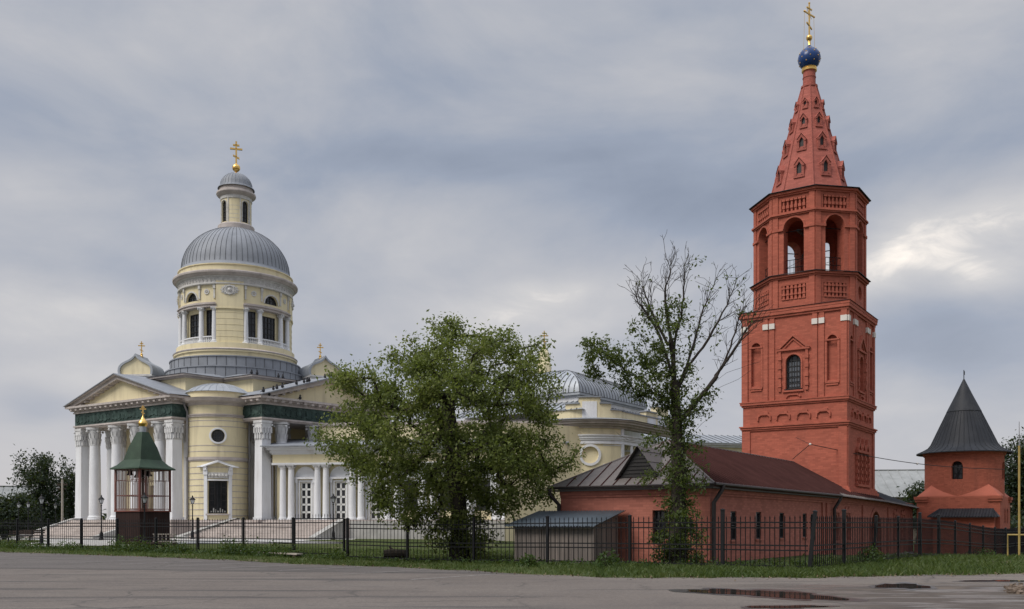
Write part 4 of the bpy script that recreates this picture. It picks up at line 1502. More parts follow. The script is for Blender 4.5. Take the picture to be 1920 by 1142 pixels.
    obj('drum_cornice', cn, 'stone', p)
    at_ = MB(); at_.lathe([(5.28, 24.78), (5.28, 25.28), (5.38, 25.32), (5.38, 25.40), (5.2, 25.42)], 72, cap=False)
    obj('dome_attic', at_, 'yellow', p)
    dome = MB()
    prof = [(5.34, 25.36), (5.30, 25.46), (5.16, 25.56), (5.06, 25.78)]
    for i in range(1, 13):
        a = (i / 12) * RAD(74)
        prof.append((5.04 * math.cos(a), 25.8 + 4.28 * math.sin(a)))
    dome.lathe(prof, 96, cap=False)
    nr = 64
    ds = MB()
    for k in range(nr):
        a = 2 * PI * k / nr
        ds.tube([((r + .012) * math.cos(a), (r + .012) * math.sin(a), z) for r, z in prof[3:]], .022, 4)
    do = obj('dome', dome, 'grey_roof', p)
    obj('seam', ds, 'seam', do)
    # lantern
    ln = MB()
    ln.lathe([(1.85, 29.55), (1.85, 29.7), (1.72, 29.8), (1.72, 30.25), (1.62, 30.36), (1.4, 30.4)], 48, cap=False)
    obj('lantern_base', ln, 'stone', p)
    w = MB(); wins = []
    T0 = curved(0, 0, view, 1.42)
    for k in range(4):
        x = ((k - 1.5) * 90 - 8) * PI / 180 * 1.42
        wins.append((x, .34, 30.50, 32.55, 'arch'))
    w.wall(-PI * 1.42 - .06, PI * 1.42 - .06, 30.35, 33.0, wins, d=.24, seg=.15, T=T0)
    obj('lantern_wall', w, 'yellow', p)
    tr = MB()
    for o in wins:
        a = view + o[0] / 1.42
        TF = flat(0, 0, a, 1.22)
        window(p, (0, .34, 30.50, 32.55, 'arch'), TF, 0, 2, 4, 'dark_frame', .035, .05, name='lantern_window')
        rim(tr, o, .07, 0, .05, T0)
        T1 = curved(0, 0, a + PI / 4, 1.42)
        for sx in (-.58, .58):
            tr.box(sx - .05, sx + .05, 0, .06, 30.4, 32.9, T1)
        for z in (30.8, 31.2, 31.6, 32.0):
            tr.box(-.50, .50, 0, .012, z, z + .03, T1, nx=4)
    tr.lathe([(1.42, 32.7), (1.5, 32.75), (1.5, 33.05), (1.42, 33.1)], 48, cap=False)
    obj('lantern_trim', tr, 'ornament', p)
    lc = MB(); lc.lathe([(1.42, 33.0), (1.62, 33.1), (1.8, 33.25), (1.86, 33.34), (1.84, 33.5), (1.6, 33.62), (1.56, 34.0), (1.4, 34.0)], 48, cap=False)
    obj('lantern_cornice', lc, 'stone', p)
    ld = MB()
    prof = [(1.74, 33.92), (1.70, 34.02), (1.56, 34.1), (1.5, 34.22)] + [(1.5 * math.cos(i / 8 * PI / 2), 34.22 + 1.3 * math.sin(i / 8 * PI / 2)) for i in range(1, 9)]
    ld.lathe(prof, 48, cap=False)
    for k in range(28):
        a = 2 * PI * k / 28
        ld.tube([((r + .008) * math.cos(a), (r + .008) * math.sin(a), z) for r, z in prof[1:-1]], .02, 4)
    obj('lantern_dome', ld, 'grey_roof', p)
    cr = MB(); cr.lathe([(.16, 35.45), (.20, 35.5), (.12, 35.62), (.10, 35.75)], 16); cr.ball((0, 0, 36.08), .38, 12)
    cr.lathe([(.14, 36.42), (.08, 36.52), (.05, 36.6)], 12)
    cross_mesh(cr, (0, 0, 36.5), 2.15, 1.15, .075, RAD(15))
    obj('cross', cr, 'gold', p)


build_rotunda()


def ogee(w, h, n=10):
    pts = []
    for i in range(n + 1):
        k = i / n
        # round shoulder, then concave rise to a point
        ctrl = [(1.0, 0), (1.14, .50), (.80, .66), (.26, .60), (0, 1.0)]
        m = len(ctrl) - 1
        x = sum(math.comb(m, j) * k ** j * (1 - k) ** (m - j) * ctrl[j][0] for j in range(m + 1))
        z = sum(math.comb(m, j) * k ** j * (1 - k) ** (m - j) * ctrl[j][1] for j in range(m + 1))
        pts.append((x * w, z * h))
    return pts


def corner_turret(u, v, T0):
    """low stone block with an ogee-fronted metal roof and a gilded cross"""
    p = church
    cx, cy = SH(u, v, 0)[:2]
    T = lambda x, y, z: (T0(x, y, 0)[0] + cx, T0(x, y, 0)[1] + cy, z)
    b = MB(T); b.box(-1.5, 1.5, -1.3, 1.3, 13.5, 15.55); b.box(-1.62, 1.62, -1.42, 1.42, 15.55, 15.72)
    bo = obj('turret', b, 'ornament', p, smooth=0)
    r = ogee(1.45, 1.75)
    out = [(x, 15.72 + z) for x, z in r] + [(-x, 15.72 + z) for x, z in r[::-1][1:]]
    f = MB(T); f.ext(out, -1.2, 1.2)
    obj('gable', f, 'yellow', bo, smooth=0)
    r2 = ogee(1.66, 2.0)
    o2 = [(x, 15.70 + z) for x, z in r2] + [(-x, 15.70 + z) for x, z in r2[::-1][1:]]
    rm = MB(T); ring(rm, o2, [(x * 1.0, z) for x, z in out], -1.35, 1.38)
    obj('roof', rm, 'light_roof', bo, smooth=40)
    c = MB(); c.lathe([(.16, 17.55), (.10, 17.75), (.05, 17.85)], 10, (cx, cy)); c.ball((cx, cy, 17.82), .13, 6)
    cross_mesh(c, (cx, cy, 17.85), 1.25, .62, .045, RAD(15))
    obj('cross', c, 'gold', bo)


corner_turret(-5.6, 6.2, flat(0, 0, RAD(-93), 0))
corner_turret(4.6, -6.1, flat(0, 0, RAD(-56), 0))


def build_wing():
    """low colonnaded wing with french doors, behind the maple"""
    p = church
    T = T_WING
    L = 25.0
    n = 8
    doors = [(2.58 + 3.05 * k, .50, PL, 5.1, 'rect') for k in range(3)]
    wins = [(2.58 + 3.05 * k, .60, 2.6, 5.1, 'rect') for k in range(3, 7)]
    w = MB(T)
    w.wall(0, L, PL - .3, 7.35, doors + wins, d=.25)
    w.add([(0, 0, PL - .3), (0, -6, PL - .3), (0, -6, 7.35), (0, 0, 7.35)], [(0, 1, 2, 3)])
    obj('wall', w, 'yellow', p, smooth=0)
    for o in doors:
        f = window(p, o, T, -.15, 2, 5, 'white_frame', .16, .13, name='french_door')
    for o in wins:
        window(p, o, T, -.15, 3, 4, 'dark_frame', .05, .08)
    tr = MB(T)
    for o in doors + wins:
        cx = o[0]
        rim(tr, o, .12, 0, .08)
        for sx in (-1, 1):
            tr.box(cx + sx * .78 - .09, cx + sx * .78 + .09, 0, .12, PL, 5.2)
            tr.box(cx + sx * .78 - .11, cx + sx * .78 + .11, 0, .24, 5.0, 5.32)
        tr.box(cx - 1.02, cx + 1.02, 0, .28, 5.32, 5.46)
        oo = (cx, .82, 5.46, 6.28, 'arch')
        up, lo = opening_curve(oo)
        tr.ext(up, .0, .05)
        rim(tr, oo, .10, .0, .10, foot=False)
    obj('door_surround', tr, 'white', p)
    for k in range(n):
        for sx in (-.37, .37):
            x = 1.08 + 3.05 * k + sx
            c = T(x, .42, 0)[:2]
            m, cm = MB(), MB()
            m.lathe([(.36, PL), (.36, PL + .12), (.31, PL + .2), (.285, PL + .3), (.28, 3.5), (.245, 6.1)], 18, c)
            cm.lathe([(.25, 6.1), (.28, 6.14), (.25, 6.18), (.34, 6.36)], 16, c)
            for q in range(4):
                aa = WA + PI / 4 + q * PI / 2
                cm.ball((c[0] + .32 * math.cos(aa), c[1] + .32 * math.sin(aa), 6.34), .09, 4)
            cm.box(x - .34, x + .34, .08, .76, 6.40, 6.5, T)
            co = obj('wing_column', m, 'white', p)
            obj('capital', cm, 'capital', co)
    e = MB(T)
    e.box(-.15, L, -.2, .80, 6.50, 6.66)
    obj('architrave', e, 'white', p, smooth=0)
    e = MB(T); e.box(-.08, L, -.2, .74, 6.66, 7.36)
    obj('wing_frieze', e, 'yellow', p, smooth=0)
    e = MB(T)
    for z0, z1, y in ((7.36, 7.48, .84), (7.48, 7.72, .95), (7.72, 7.86, 1.25), (7.86, 8.02, 1.42)):
        e.box(-(y - .7), L, -.2, y, z0, z1)
    obj('cornice', e, 'white', p, smooth=0)
    r = MB(T)
    r.add([(-.85, 1.55, 8.06), (L, 1.55, 8.06), (L, -5, 9.2), (-.85, -5, 9.2), (-.85, 1.55, 7.98), (L, 1.55, 7.98)], [(0, 1, 2, 3), (0, 1, 5, 4)])
    for k in range(44):
        x = -.7 + k * .58
        r.tube([T(x, 1.55, 8.08), T(x, -5, 9.22)], .03, 4)
    obj('wing_roof', r, 'grey_roof', p, smooth=0)
    u = MB(T); u.box(2.6, 26, -8, -3.2, 8.0, 10.15)
    obj('upper_wall', u, 'yellow', p, smooth=0)
    u = MB(T); u.box(2.5, 26, -8, -3.05, 10.15, 10.4)
    obj('upper_cornice', u, 'stone', p, smooth=0)
    d = MB(); d.tube([T(-.55, 1.4, 7.95), T(-.5, 1.2, 7.6), T(-.25, .3, 6.9), T(-.25, .3, PL)], .075, 8)
    obj('downpipe', d, 'grey_pipe', p)
    b = MB(T); b.box(6.9, 26, -.2, 1.30, -.3, PL - .1)
    obj('wing_plinth', b, 'concrete', p, smooth=0)


build_wing()


def W_(x, y):
    return (x - CC[0], y - CC[1])


def build_refectory():
    p = church
    # shallow convex bay with blind oculus and stepped parapet
    c = W_(6.45, 79.2)
    R = 4.1
    ac = math.atan2(-79.2, -6.45) + RAD(1)
    T = curved(c[0], c[1], ac, R)
    L = R * RAD(44)
    ocl = (.10, .68, 6.40, 7.76, 'round')
    win = (.1, .75, 2.3, 5.2, 'rect')
    w = MB(T)
    w.wall(-L, L, .2, 5.8, [win], d=.2, seg=.3)
    w.wall(-L, L, 5.8, 9.35, [ocl], d=.16, seg=.3)
    pane(w, ocl, -.15)
    # flanking walls, straight
    pL, pR = T(-L, 0, 0), T(L, 0, 0)
    dirR = (.5664, .8241)
    pR2 = (pR[0] + dirR[0] * 9, pR[1] + dirR[1] * 9)
    pL2 = (pL[0] - 5.0, pL[1] + .9)
    for a, b in ((pR, pR2), (pL2, pL)):
        w.add([(a[0], a[1], .2), (b[0], b[1], .2), (b[0], b[1], 9.35), (a[0], a[1], 9.35)], [(0, 1, 2, 3)])
    obj('wall', w, 'yellow', p)
    window(p, win, T, -.15, 3, 4, 'dark_frame', .05, .08)
    tr = MB(T)
    rim(tr, ocl, .20, 0, .10)
    for z0, z1, y in ((7.98, 8.10, .10), (8.10, 8.30, .05), (8.30, 8.42, .13), (8.42, 8.62, .18), (8.62, 8.72, .26)):
        tr.box(-L - y * .8, L + y * .8, -.1, y, z0, z1, nx=30)
    for sx in (-1, 1):
        tr.box(sx * (L - .16) - .16, sx * (L - .16) + .16, 0, .08, .2, 9.3)
    for z in (5.2, 5.75, 6.3, 7.85):
        for a, b in ((-L, -.95), (1.15, L)):
            tr.box(a, b, 0, .03, z, z + .06, nx=8)
    dd = math.atan2(dirR[1], dirR[0])
    TR = lambda x, y, z: (pR[0] + math.cos(dd) * x + math.sin(dd) * y, pR[1] + math.sin(dd) * x - math.cos(dd) * y, z)
    for z0, z1, y in ((7.98, 8.10, .10), (8.10, 8.30, .05), (8.30, 8.42, .13), (8.42, 8.62, .18), (8.62, 8.72, .26)):
        tr.box(0, 9, -.1, y, z0, z1, TR)
    tr.box(1.1, 1.5, 0, .08, .2, 7.95, TR)
    dl = math.atan2(pL[1] - pL2[1], pL[0] - pL2[0])
    TLf = lambda x, y, z: (pL2[0] + math.cos(dl) * x + math.sin(dl) * y, pL2[1] + math.sin(dl) * x - math.cos(dl) * y, z)
    for z0, z1, y in ((7.98, 8.10, .10), (8.10, 8.30, .05), (8.30, 8.42, .13), (8.42, 8.62, .18), (8.62, 8.72, .26)):
        tr.box(0, 5, -.1, y, z0 + .003, z1 + .003, TLf)
    obj('white_band', tr, 'white', p)
    cn = MB(T)
    for z0, z1, y in ((9.25, 9.42, .18), (9.42, 9.58, .45), (9.58, 9.76, .70), (9.76, 9.88, .85)):
        cn.box(-L - y * .5, L + y * .5, -.4, y, z0, z1, nx=30)
        cn.box(0, 9, -.4, y, z0 + .002, z1 + .002, TR)
        cn.box(0, 5, -.4, y, z0 + .004, z1 + .004, TLf)
    obj('cornice', cn, 'stone', p)
    rl = MB(T)
    rl.add([(x, y, z) for i in range(21) for (x, y, z) in ((-L * 1.18 + 2.36 * L * i / 20, .98, 9.90), (-L * 1.18 + 2.36 * L * i / 20, -.12, 10.12))], [(2 * i, 2 * i + 2, 2 * i + 3, 2 * i + 1) for i in range(20)])
    rl.add([(-.2, .98, 9.90), (9, .98, 9.90), (9, -.2, 10.12), (-.2, -.2, 10.12)], [(0, 1, 2, 3)], TR)
    for i in range(21):
        x = -L * 1.18 + 2.36 * L * i / 20
        rl.tube([T(x, .98, 9.915), T(x, -.12, 10.13)], .03, 4)
    obj('cornice_roof', rl, 'grey_roof', p, smooth=0)
    pp, pc, pnl = MB(T), MB(), MB(T)
    steps_ = ((-L - .6, -2.0, 10.72), (-2.0, -.85, 11.22), (-.85, .95, 11.72), (.95, 1.9, 11.22), (1.9, L - .02, 10.72))
    for xa, xb, z in steps_:
        pp.box(xa, xb, -.45, -.06, 9.9, z, nx=6)
        pc.box(xa - .08, xb + .08, -.55, .06, z, z + .10, T, nx=6)
    pp.box(-.1, 9, -.6, -.08, 9.9, 10.66, TR)
    pc.box(-.1, 9, -.68, .02, 10.66, 10.76, TR)
    pp.box(4.2, 6.2, -.62, -.05, 9.9, 11.1, TR); pp.box(6.2, 8.6, -.62, -.05, 9.9, 11.7, TR)
    pc.box(4.1, 6.2, -.7, .05, 11.1, 11.2, TR); pc.box(6.1, 8.7, -.7, .05, 11.7, 11.8, TR)
    pnl.box(-.55, .65, -.06, -.02, 10.1, 11.4, nx=4)
    pnl.box(6.4, 8.3, -.05, -.02, 10.1, 10.95, TR); pnl.box(4.4, 6.0, -.05, -.02, 10.1, 10.6, TR)
    obj('parapet', pp, 'yellow', p, smooth=0)
    obj('parapet_coping', pc, 'grey_roof', p, smooth=0)
    obj('parapet_panel', pnl, 'white', p, smooth=0)
    # block with a hipped vault behind the parapet
    o = W_(5.5, 77.6)
    A, B = (.5664, .8241), (-.8241, .5664)
    TV = lambda x, y, z: (o[0] + A[0] * x + B[0] * y, o[1] + A[1] * x + B[1] * y, z)
    Lx, Ly = 11.9, 12.0
    b = MB(TV)
    b.box(0, Lx, 0, Ly, 9.0, 12.1)
    obj('vault_wall', b, 'white', p, smooth=0)
    b = MB(TV)
    b.box(-.12, Lx + .12, -.12, Ly + .12, 12.1, 12.25); b.box(-.3, Lx + .3, -.3, Ly + .3, 12.25, 12.45)
    obj('vault_cornice', b, 'light_roof', p, smooth=0)
    v = MB(TV)
    n = 14
    prof = []
    for i in range(n + 1):
        a = i / n * PI / 2
        prof.append((5.7 * (1 - math.cos(a)), 12.47 + 2.75 * math.sin(a)))

    def ringpts(k):
        d, z = prof[k]
        e = d + .0
        return [(-.35 + e, -.35 + d, z), (Lx + .35 - e, -.35 + d, z), (Lx + .35 - e, Ly + .35 - d, z), (-.35 + e, Ly + .35 - d, z)]
    vs, fs = [], []
    for k in range(n + 1):
        vs += ringpts(k)
    for k in range(n):
        for q in range(4):
            fs.append((4 * k + q, 4 * k + (q + 1) % 4, 4 * k + 4 + (q + 1) % 4, 4 * k + 4 + q))
    fs.append(tuple(4 * n + q for q in range(4)))
    v.add(vs, fs)
    vsm = MB()
    for side in range(2):
        x = .2
        while x < Lx:
            pts = []
            for d, z in prof:
                lim = min(x + .35, Lx + .35 - x)
                if d <= lim:
                    pts.append((x, -.35 + d, z + .01) if side == 0 else (-.35 + d, x, z + .01))
            if len(pts) > 1:
                vsm.tube([TV(*q) for q in pts], .045, 4)
            x += .52
    vsm.tube([TV(-.35 + d, -.35 + d, z + .01) for d, z in prof], .05, 4)
    vo = obj('vault_roof', v, 'light_roof', p, smooth=25)
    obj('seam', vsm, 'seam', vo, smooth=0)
    sk = MB(TV)
    a, z0, z1 = 2.3, 10.75, 11.75
    sk.add([(-a, -a + .6, z0), (Lx, -a + .6, z0), (Lx, 0, z1), (0, 0, z1), (-a, Ly, z0), (0, Ly, z1)], [(0, 1, 2, 3), (0, 3, 5, 4)])
    ss = MB()
    for k in range(24):
        x = -1.2 + k * .55
        ss.tube([TV(x, -a + .6, z0 + .02), TV(max(x, 0), 0, z1 + .02)], .04, 4)
        ss.tube([TV(-a, x, z0 + .02), TV(0, max(x, 0), z1 + .02)], .04, 4)
    so = obj('skirt_roof', sk, 'light_roof', p, smooth=0)
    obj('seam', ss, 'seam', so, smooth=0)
    # small turret with a cross seen over the maple
    t = W_(3.35, 97)
    m = MB()
    m.box(t[0] - .95, t[0] + .95, t[1] - .95, t[1] + .95, 13.5, 16.7)
    m.lathe([(.80, 16.7), (.70, 18.2), (.62, 18.25), (.52, 19.3), (.22, 19.75)], 8, t)
    to = obj('turret', m, 'yellow', p, smooth=0)
    m = MB(); m.box(t[0] - 1.1, t[0] + 1.1, t[1] - 1.1, t[1] + 1.1, 16.7, 16.9); obj('turret_cap', m, 'stone', to, smooth=0)
    m = MB(); m.ball((t[0], t[1], 19.95), .2, 6)
    cross_mesh(m, (t[0], t[1], 20.1), 1.5, .85, .05, RAD(8))
    obj('cross', m, 'gold', to)
    # low link running behind the brick tower
    q = W_(10.5, 88.5)
    aa = math.atan2(4.0, 15)
    TK = lambda x, y, z: (q[0] + math.cos(aa) * x + math.sin(aa) * y, q[1] + math.sin(aa) * x - math.cos(aa) * y, z)
    m = MB(TK); m.box(0, 17, -7, 0, 0, 9.0); obj('link_wall', m, 'yellow', p, smooth=0)
    m = MB(TK); m.box(-.1, 17.1, -7, .12, 8.35, 8.55); m.box(-.1, 17.1, -7, .25, 9.0, 9.2); m.box(-.1, 17.1, -7, .5, 9.2, 9.4); obj('link_cornice', m, 'white', p, smooth=0)
    m = MB(TK)
    m.add([(-.4, .6, 9.42), (17.4, .6, 9.42), (17.4, -3.6, 10.55), (-.4, -3.6, 10.55), (-.4, .6, 9.34), (17.4, .6, 9.34)], [(0, 1, 2, 3), (0, 1, 5, 4)])
    lo = obj('link_roof', m, 'light_roof', p, smooth=0)
    m = MB()
    for k in range(26):
        x = -.3 + k * .69
        m.tube([TK(x, .6, 9.44), TK(x, -3.6, 10.57)], .045, 4)
    obj('seam', m, 'seam', lo, smooth=0)
    m = MB(); m.tube([TK(13.6, .55, 9.3), TK(13.6, .5, 8.8), TK(14.3, .3, 7.9), TK(14.6, .25, 7.0), TK(14.6, .2, 1)], .13, 8)
    obj('downpipe', m, 'dark_pipe', p)


build_refectory()
# rooks on the right pediment
bird = None
rng = random.Random(5)
for i in range(22):
    k = rng.random()
    if i < 13:
        x, y, z = -7.6 + 7.5 * k, 13.1, 12.42 + 2.3 * k
    elif i < 18:
        x, y, z = -5.5 + 9 * k, 9.2, 14.60
    else:
        x, y, z = -7.4 + 12 * k, 13.0, 12.27
    P = T_RIGHT(x, y, z)
    if bird is None:
        m = MB()
        m.lathe([(0, .0), (.09, .03), (.13, .12), (.11, .24), (.06, .30), (.075, .36), (.05, .42), (0, .44)], 10, cap=False)
        m.add([(.05, -.03, .12), (.05, .03, .12), (.30, .04, .04), (.30, -.04, .04), (.05, 0, .2)], [(0, 1, 2, 3), (4, 1, 2), (4, 0, 3)])
        m.add([(-.06, .02, .36), (-.06, -.02, .36), (-.15, 0, .34), (-.06, 0, .39)], [(0, 1, 2), (0, 3, 2), (1, 3, 2)])
        b = obj('bird', m, 'bird'); bird = b
    else:
        b = bird.copy(); COL.objects.link(b)
    b.location = (CC[0] + P[0], CC[1] + P[1], P[2])
    b.rotation_euler = (0, 0, rng.uniform(0, 6))
    b.scale = [rng.uniform(.85, 1.1)] * 3
    tag(b, 'small dark bird perched on the roof edges over the right pediment of the yellow cathedral', 'bird', 'birds on the cathedral roof')
# ------------------------------------------------------------------ ground, road, water


def sst(a, b, x):
    k = min(1, max(0, (x - a) / (b - a)))
    return k * k * (3 - 2 * k)


def gz(x, y):
    z = .30 * sst(56, 72, y) * sst(6, -6, x)
    d = x * .5664 + y * .8241                       # how far along the brick building
    z -= .55 * sst(44, 66, d) * sst(10, 19, x)
    z -= .10 * math.exp(-((x + 5) / 6) ** 2 - ((y - 39) / 5) ** 2)
    return z


EDGE = [(-260, 190), (-150, 120), (-60, 67)] + [tuple(gnd(px, py)[:2]) for px, py in ((0, 1035), (400, 1048.5), (757, 1063), (1000, 1078), (1200, 1084), (1500, 1083.5), (1700, 1080), (1920, 1076))] + [(40, 40), (90, 62), (260, 130)]


def edge_y(x):
    for (x0, y0), (x1, y1) in zip(EDGE, EDGE[1:]):
        if x0 <= x <= x1:
            return y0 + (y1 - y0) * (x - x0) / (x1 - x0)
    return EDGE[0][1] if x < EDGE[0][0] else EDGE[-1][1]


def axis_pts(lo, hi, step, far):
    a = list(np.arange(lo, hi + .1, step))
    out = [-far, -far / 3, -far / 8] if lo < -20 else []
    return out + a + [x for x in (far / 8, far / 3, far) if x > hi]


def build_ground():
    # soil and lawn sheet out to the horizon
    xs = [-1500, -500, -250] + list(np.arange(-120, 120.1, 3)) + [250, 500, 1500]
    ys = [-200, -40] + list(np.arange(0, 150.1, 3)) + [250, 500, 1800]
    g = MB()
    vs = [(x, y, gz(x, y) - .012) for y in ys for x in xs]
    n = len(xs)
    g.add(vs, [(j * n + i, j * n + i + 1, (j + 1) * n + i + 1, (j + 1) * n + i) for j in range(len(ys) - 1) for i in range(n - 1)])
    m, nt, b = new_mat('short lawn and soil')
    a = mixcol(nt, rampf(nt, noise(nt, .9, 6, .6), .35, .65), (.040, .060, .016), (.085, .098, .034))
    a = mixcol(nt, mth(nt, 'MULTIPLY', rampf(nt, noise(nt, 14, 4), .4, .7), .6), a, (.026, .036, .012))
    a = mixcol(nt, rampf(nt, noise(nt, .33, 5, .6), .60, .70), a, (.17, .14, .10))
    nt.links.new(a, b.inputs['Base Color']); b.inputs['Roughness'].default_value = 1.0; b.inputs['Specular IOR Level'].default_value = .1
    bump(nt, b, noise(nt, 20, 4), .6, .05)
    tag(obj('ground', g, m, smooth=60), kind='structure')
    # asphalt square in front of the fence
    xs = sorted(set([-260, -150, -100] + list(np.arange(-60, 60.1, .5)) + [e[0] for e in EDGE] + [100, 180, 260]))
    rd = MB(); vs = []
    rows = 26
    rng = random.Random(3)
    for x in xs:
        ye = edge_y(x) + .38 * math.sin(x * 1.7) * math.sin(x * .63) + .22 * math.sin(x * 4.1 + 1) + rng.uniform(-.12, .12)
        for j in range(rows):
            k = j / (rows - 1)
            y = -30 + (ye + 30) * (1 - (1 - k) ** 1.6)
            vs.append((x, y, gz(x, y) + .006))
    rd.add(vs, [(i * rows + j, (i + 1) * rows + j, (i + 1) * rows + j + 1, i * rows + j + 1) for i in range(len(xs) - 1) for j in range(rows - 1)])
    m, nt, b = new_mat('old dusty asphalt')
    P = coords(nt)
    base = mixcol(nt, rampf(nt, noise(nt, .22, 5, .6), .35, .65), (.134, .113, .100), (.168, .144, .126))
    # darker newer strip near the fence, warmer dust to the right
    sx = nt.nodes.new('ShaderNodeSeparateXYZ'); nt.links.new(P, sx.inputs[0])
    wob = mth(nt, 'MULTIPLY', mth(nt, 'SUBTRACT', noise(nt, .3, 5, .6), .5), 1.6)
    along = mth(nt, 'ADD', mth(nt, 'ADD', mth(nt, 'MULTIPLY', sx.outputs[0], .21), sx.outputs[1]), mth(nt, 'MULTIPLY', wob, .5))
    left = rampf(nt, sx.outputs[0], 3.0, -.5)
    strip = mth(nt, 'MULTIPLY', rampf(nt, along, 28.1, 28.5), left)
    base = mixcol(nt, mth(nt, 'MULTIPLY', strip, .6), base, (.088, .082, .081))
    line = mth(nt, 'MULTIPLY', rampf(nt, mth(nt, 'ABSOLUTE', mth(nt, 'SUBTRACT', along, 28.1)), .55, .05), left)
    base = mixcol(nt, mth(nt, 'MULTIPLY', line, .8), base, (.036, .033, .034))
    right = rampf(nt, mth(nt, 'ADD', sx.outputs[0], wob), 2.0, 9.0)
    dust = rampf(nt, noise(nt, .5, 5, .6, stretch(nt, P, (.25, 1, 1))), .38, .55)
    base = mixcol(nt, mth(nt, 'MULTIPLY', mth(nt, 'MULTIPLY', right, dust), .7), base, (.20, .172, .147))
    # long tyre and water marks along the drive
    mp = nt.nodes.new('ShaderNodeMapping'); nt.links.new(P, mp.inputs['Vector'])
    mp.inputs['Rotation'].default_value = (0, 0, RAD(20)); mp.inputs['Scale'].default_value = (.11, .75, 1)
    st = noise(nt, 1.0, 6, .62, mp.outputs[0], .9)
    base = mixcol(nt, mth(nt, 'MULTIPLY', rampf(nt, st, .54, .64), .75), base, (.054, .049, .050))
    st2 = noise(nt, 1.7, 5, .62, stretch(nt, P, (.06, 1.1, 1)), .5)
    base = mixcol(nt, mth(nt, 'MULTIPLY', rampf(nt, st2, .56, .66), .22), base, (.22, .20, .185))
    # patches, cracks and grit
    vo = nt.nodes.new('ShaderNodeTexVoronoi'); vo.feature = 'DISTANCE_TO_EDGE'; vo.inputs['Scale'].default_value = .32
    wv = nt.nodes.new('ShaderNodeVectorMath'); wv.operation = 'ADD'
    nz = nt.nodes.new('ShaderNodeTexNoise'); nz.inputs['Scale'].default_value = 1.1; nz.inputs['Detail'].default_value = 5
    nt.links.new(P, nz.inputs['Vector']); nt.links.new(P, wv.inputs[0]); nt.links.new(nz.outputs['Color'], wv.inputs[1])
    nt.links.new(wv.outputs[0], vo.inputs['Vector'])
    crack = mth(nt, 'MULTIPLY', rampf(nt, vo.outputs['Distance'], .022, .004), rampf(nt, noise(nt, .2, 3), .42, .55))
    base = mixcol(nt, mth(nt, 'MULTIPLY', crack, .6), base, (.045, .042, .040))
    base = mixcol(nt, mth(nt, 'MULTIPLY', rampf(nt, noise(nt, .8, 5, .65), .52, .68), .38), base, (.095, .086, .082))
    base = mixcol(nt, mth(nt, 'MULTIPLY', rampf(nt, noise(nt, 9, 4, .75), .42, .62), .5), base, (.085, .077, .072))
    base = mixcol(nt, mth(nt, 'MULTIPLY', rampf(nt, noise(nt, 20, 3, .75), .56, .68), .55), base, (.24, .22, .20))
    # crumbling sandy margin along the verge
    # wet mud in the lower right
    mudm = mth(nt, 'MULTIPLY', rampf(nt, mth(nt, 'ADD', sx.outputs[0], wob), 4.2, 7.0), rampf(nt, mth(nt, 'ADD', sx.outputs[1], wob), 24.0, 22.8))
    mp2 = nt.nodes.new('ShaderNodeMapping'); nt.links.new(P, mp2.inputs['Vector'])
    mp2.inputs['Rotation'].default_value = (0, 0, RAD(-12)); mp2.inputs['Scale'].default_value = (.30, 1.1, 1)
    ruts = noise(nt, 1.3, 5, .6, mp2.outputs[0], .8)
    base = mixcol(nt, mth(nt, 'MULTIPLY', mudm, rampf(nt, ruts, .36, .56)), base, (.068, .056, .048))
    base = mixcol(nt, mth(nt, 'MULTIPLY', mudm, mth(nt, 'MULTIPLY', rampf(nt, ruts, .54, .68), .55)), base, (.19, .155, .125))
    nt.links.new(base, b.inputs['Base Color'])
    wet = mth(nt, 'MULTIPLY', mudm, rampf(nt, ruts, .54, .40))
    rg = nt.nodes.new('ShaderNodeMapRange'); nt.links.new(wet, rg.inputs[0]); rg.inputs[3].default_value = .92; rg.inputs[4].default_value = .30
    nt.links.new(rg.outputs[0], b.inputs['Roughness'])
    b.inputs['Specular IOR Level'].default_value = .25
    h = mth(nt, 'ADD', mth(nt, 'MULTIPLY', noise(nt, 30, 3), .4), mth(nt, 'MULTIPLY', mudm, mth(nt, 'MULTIPLY', ruts, 1.6)))
    bump(nt, b, h, .5, .05)
    tag(obj('road', rd, m, smooth=60), kind='structure')
    # paved court in front of the cathedral
    pv = MB()
    poly = [gnd(15, 1024, .1), gnd(215, 1023, .1), gnd(372, 1021, .1), gnd(640, 1021, .1), Vector((-13, 79, 0)), Vector((-24, 82, 0)), Vector((-45, 92, 0)), Vector((-62, 86, 0))]
    cx, cy = sum(p.x for p in poly) / 8, sum(p.y for p in poly) / 8
    vs, k = [], 10
    for p in poly + [poly[0]]:
        for j in range(k + 1):
            x, y = cx + (p.x - cx) * j / k, cy + (p.y - cy) * j / k
            vs.append((x, y, gz(x, y) + .03))
    pv.add(vs, [(i * (k + 1) + j, (i + 1) * (k + 1) + j, (i + 1) * (k + 1) + j + 1, i * (k + 1) + j + 1) for i in range(8) for j in range(k)])
    tag(obj('paving', pv, 'concrete', smooth=60), kind='structure')
    # faded parking bay lines near the fence
    pm = plain('worn white road paint', (.27, .255, .245), .9, .3, 3, 20, (.12, .11, .1), .9, streak=False)
    ln = MB()
    for px, py in ((40, 1043), (110, 1045), (190, 1046), (290, 1050), (380, 1053), (470, 1056), (570, 1059), (680, 1063), (800, 1069), (930, 1077)):
        a = gnd(px, py); d = Vector((-.62, -.78, 0))
        e = a + d * 3.6
        w = Vector((.78, -.62, 0)) * .05
        ln.add([tuple(q + Vector((0, 0, .012))) for q in (a - w, a + w, e + w, e - w)], [(0, 1, 2, 3)])
    tag(obj('parking_line', ln, pm, smooth=0), kind='structure')
    # puddles
    wm, nt, b = new_mat('still puddle water')
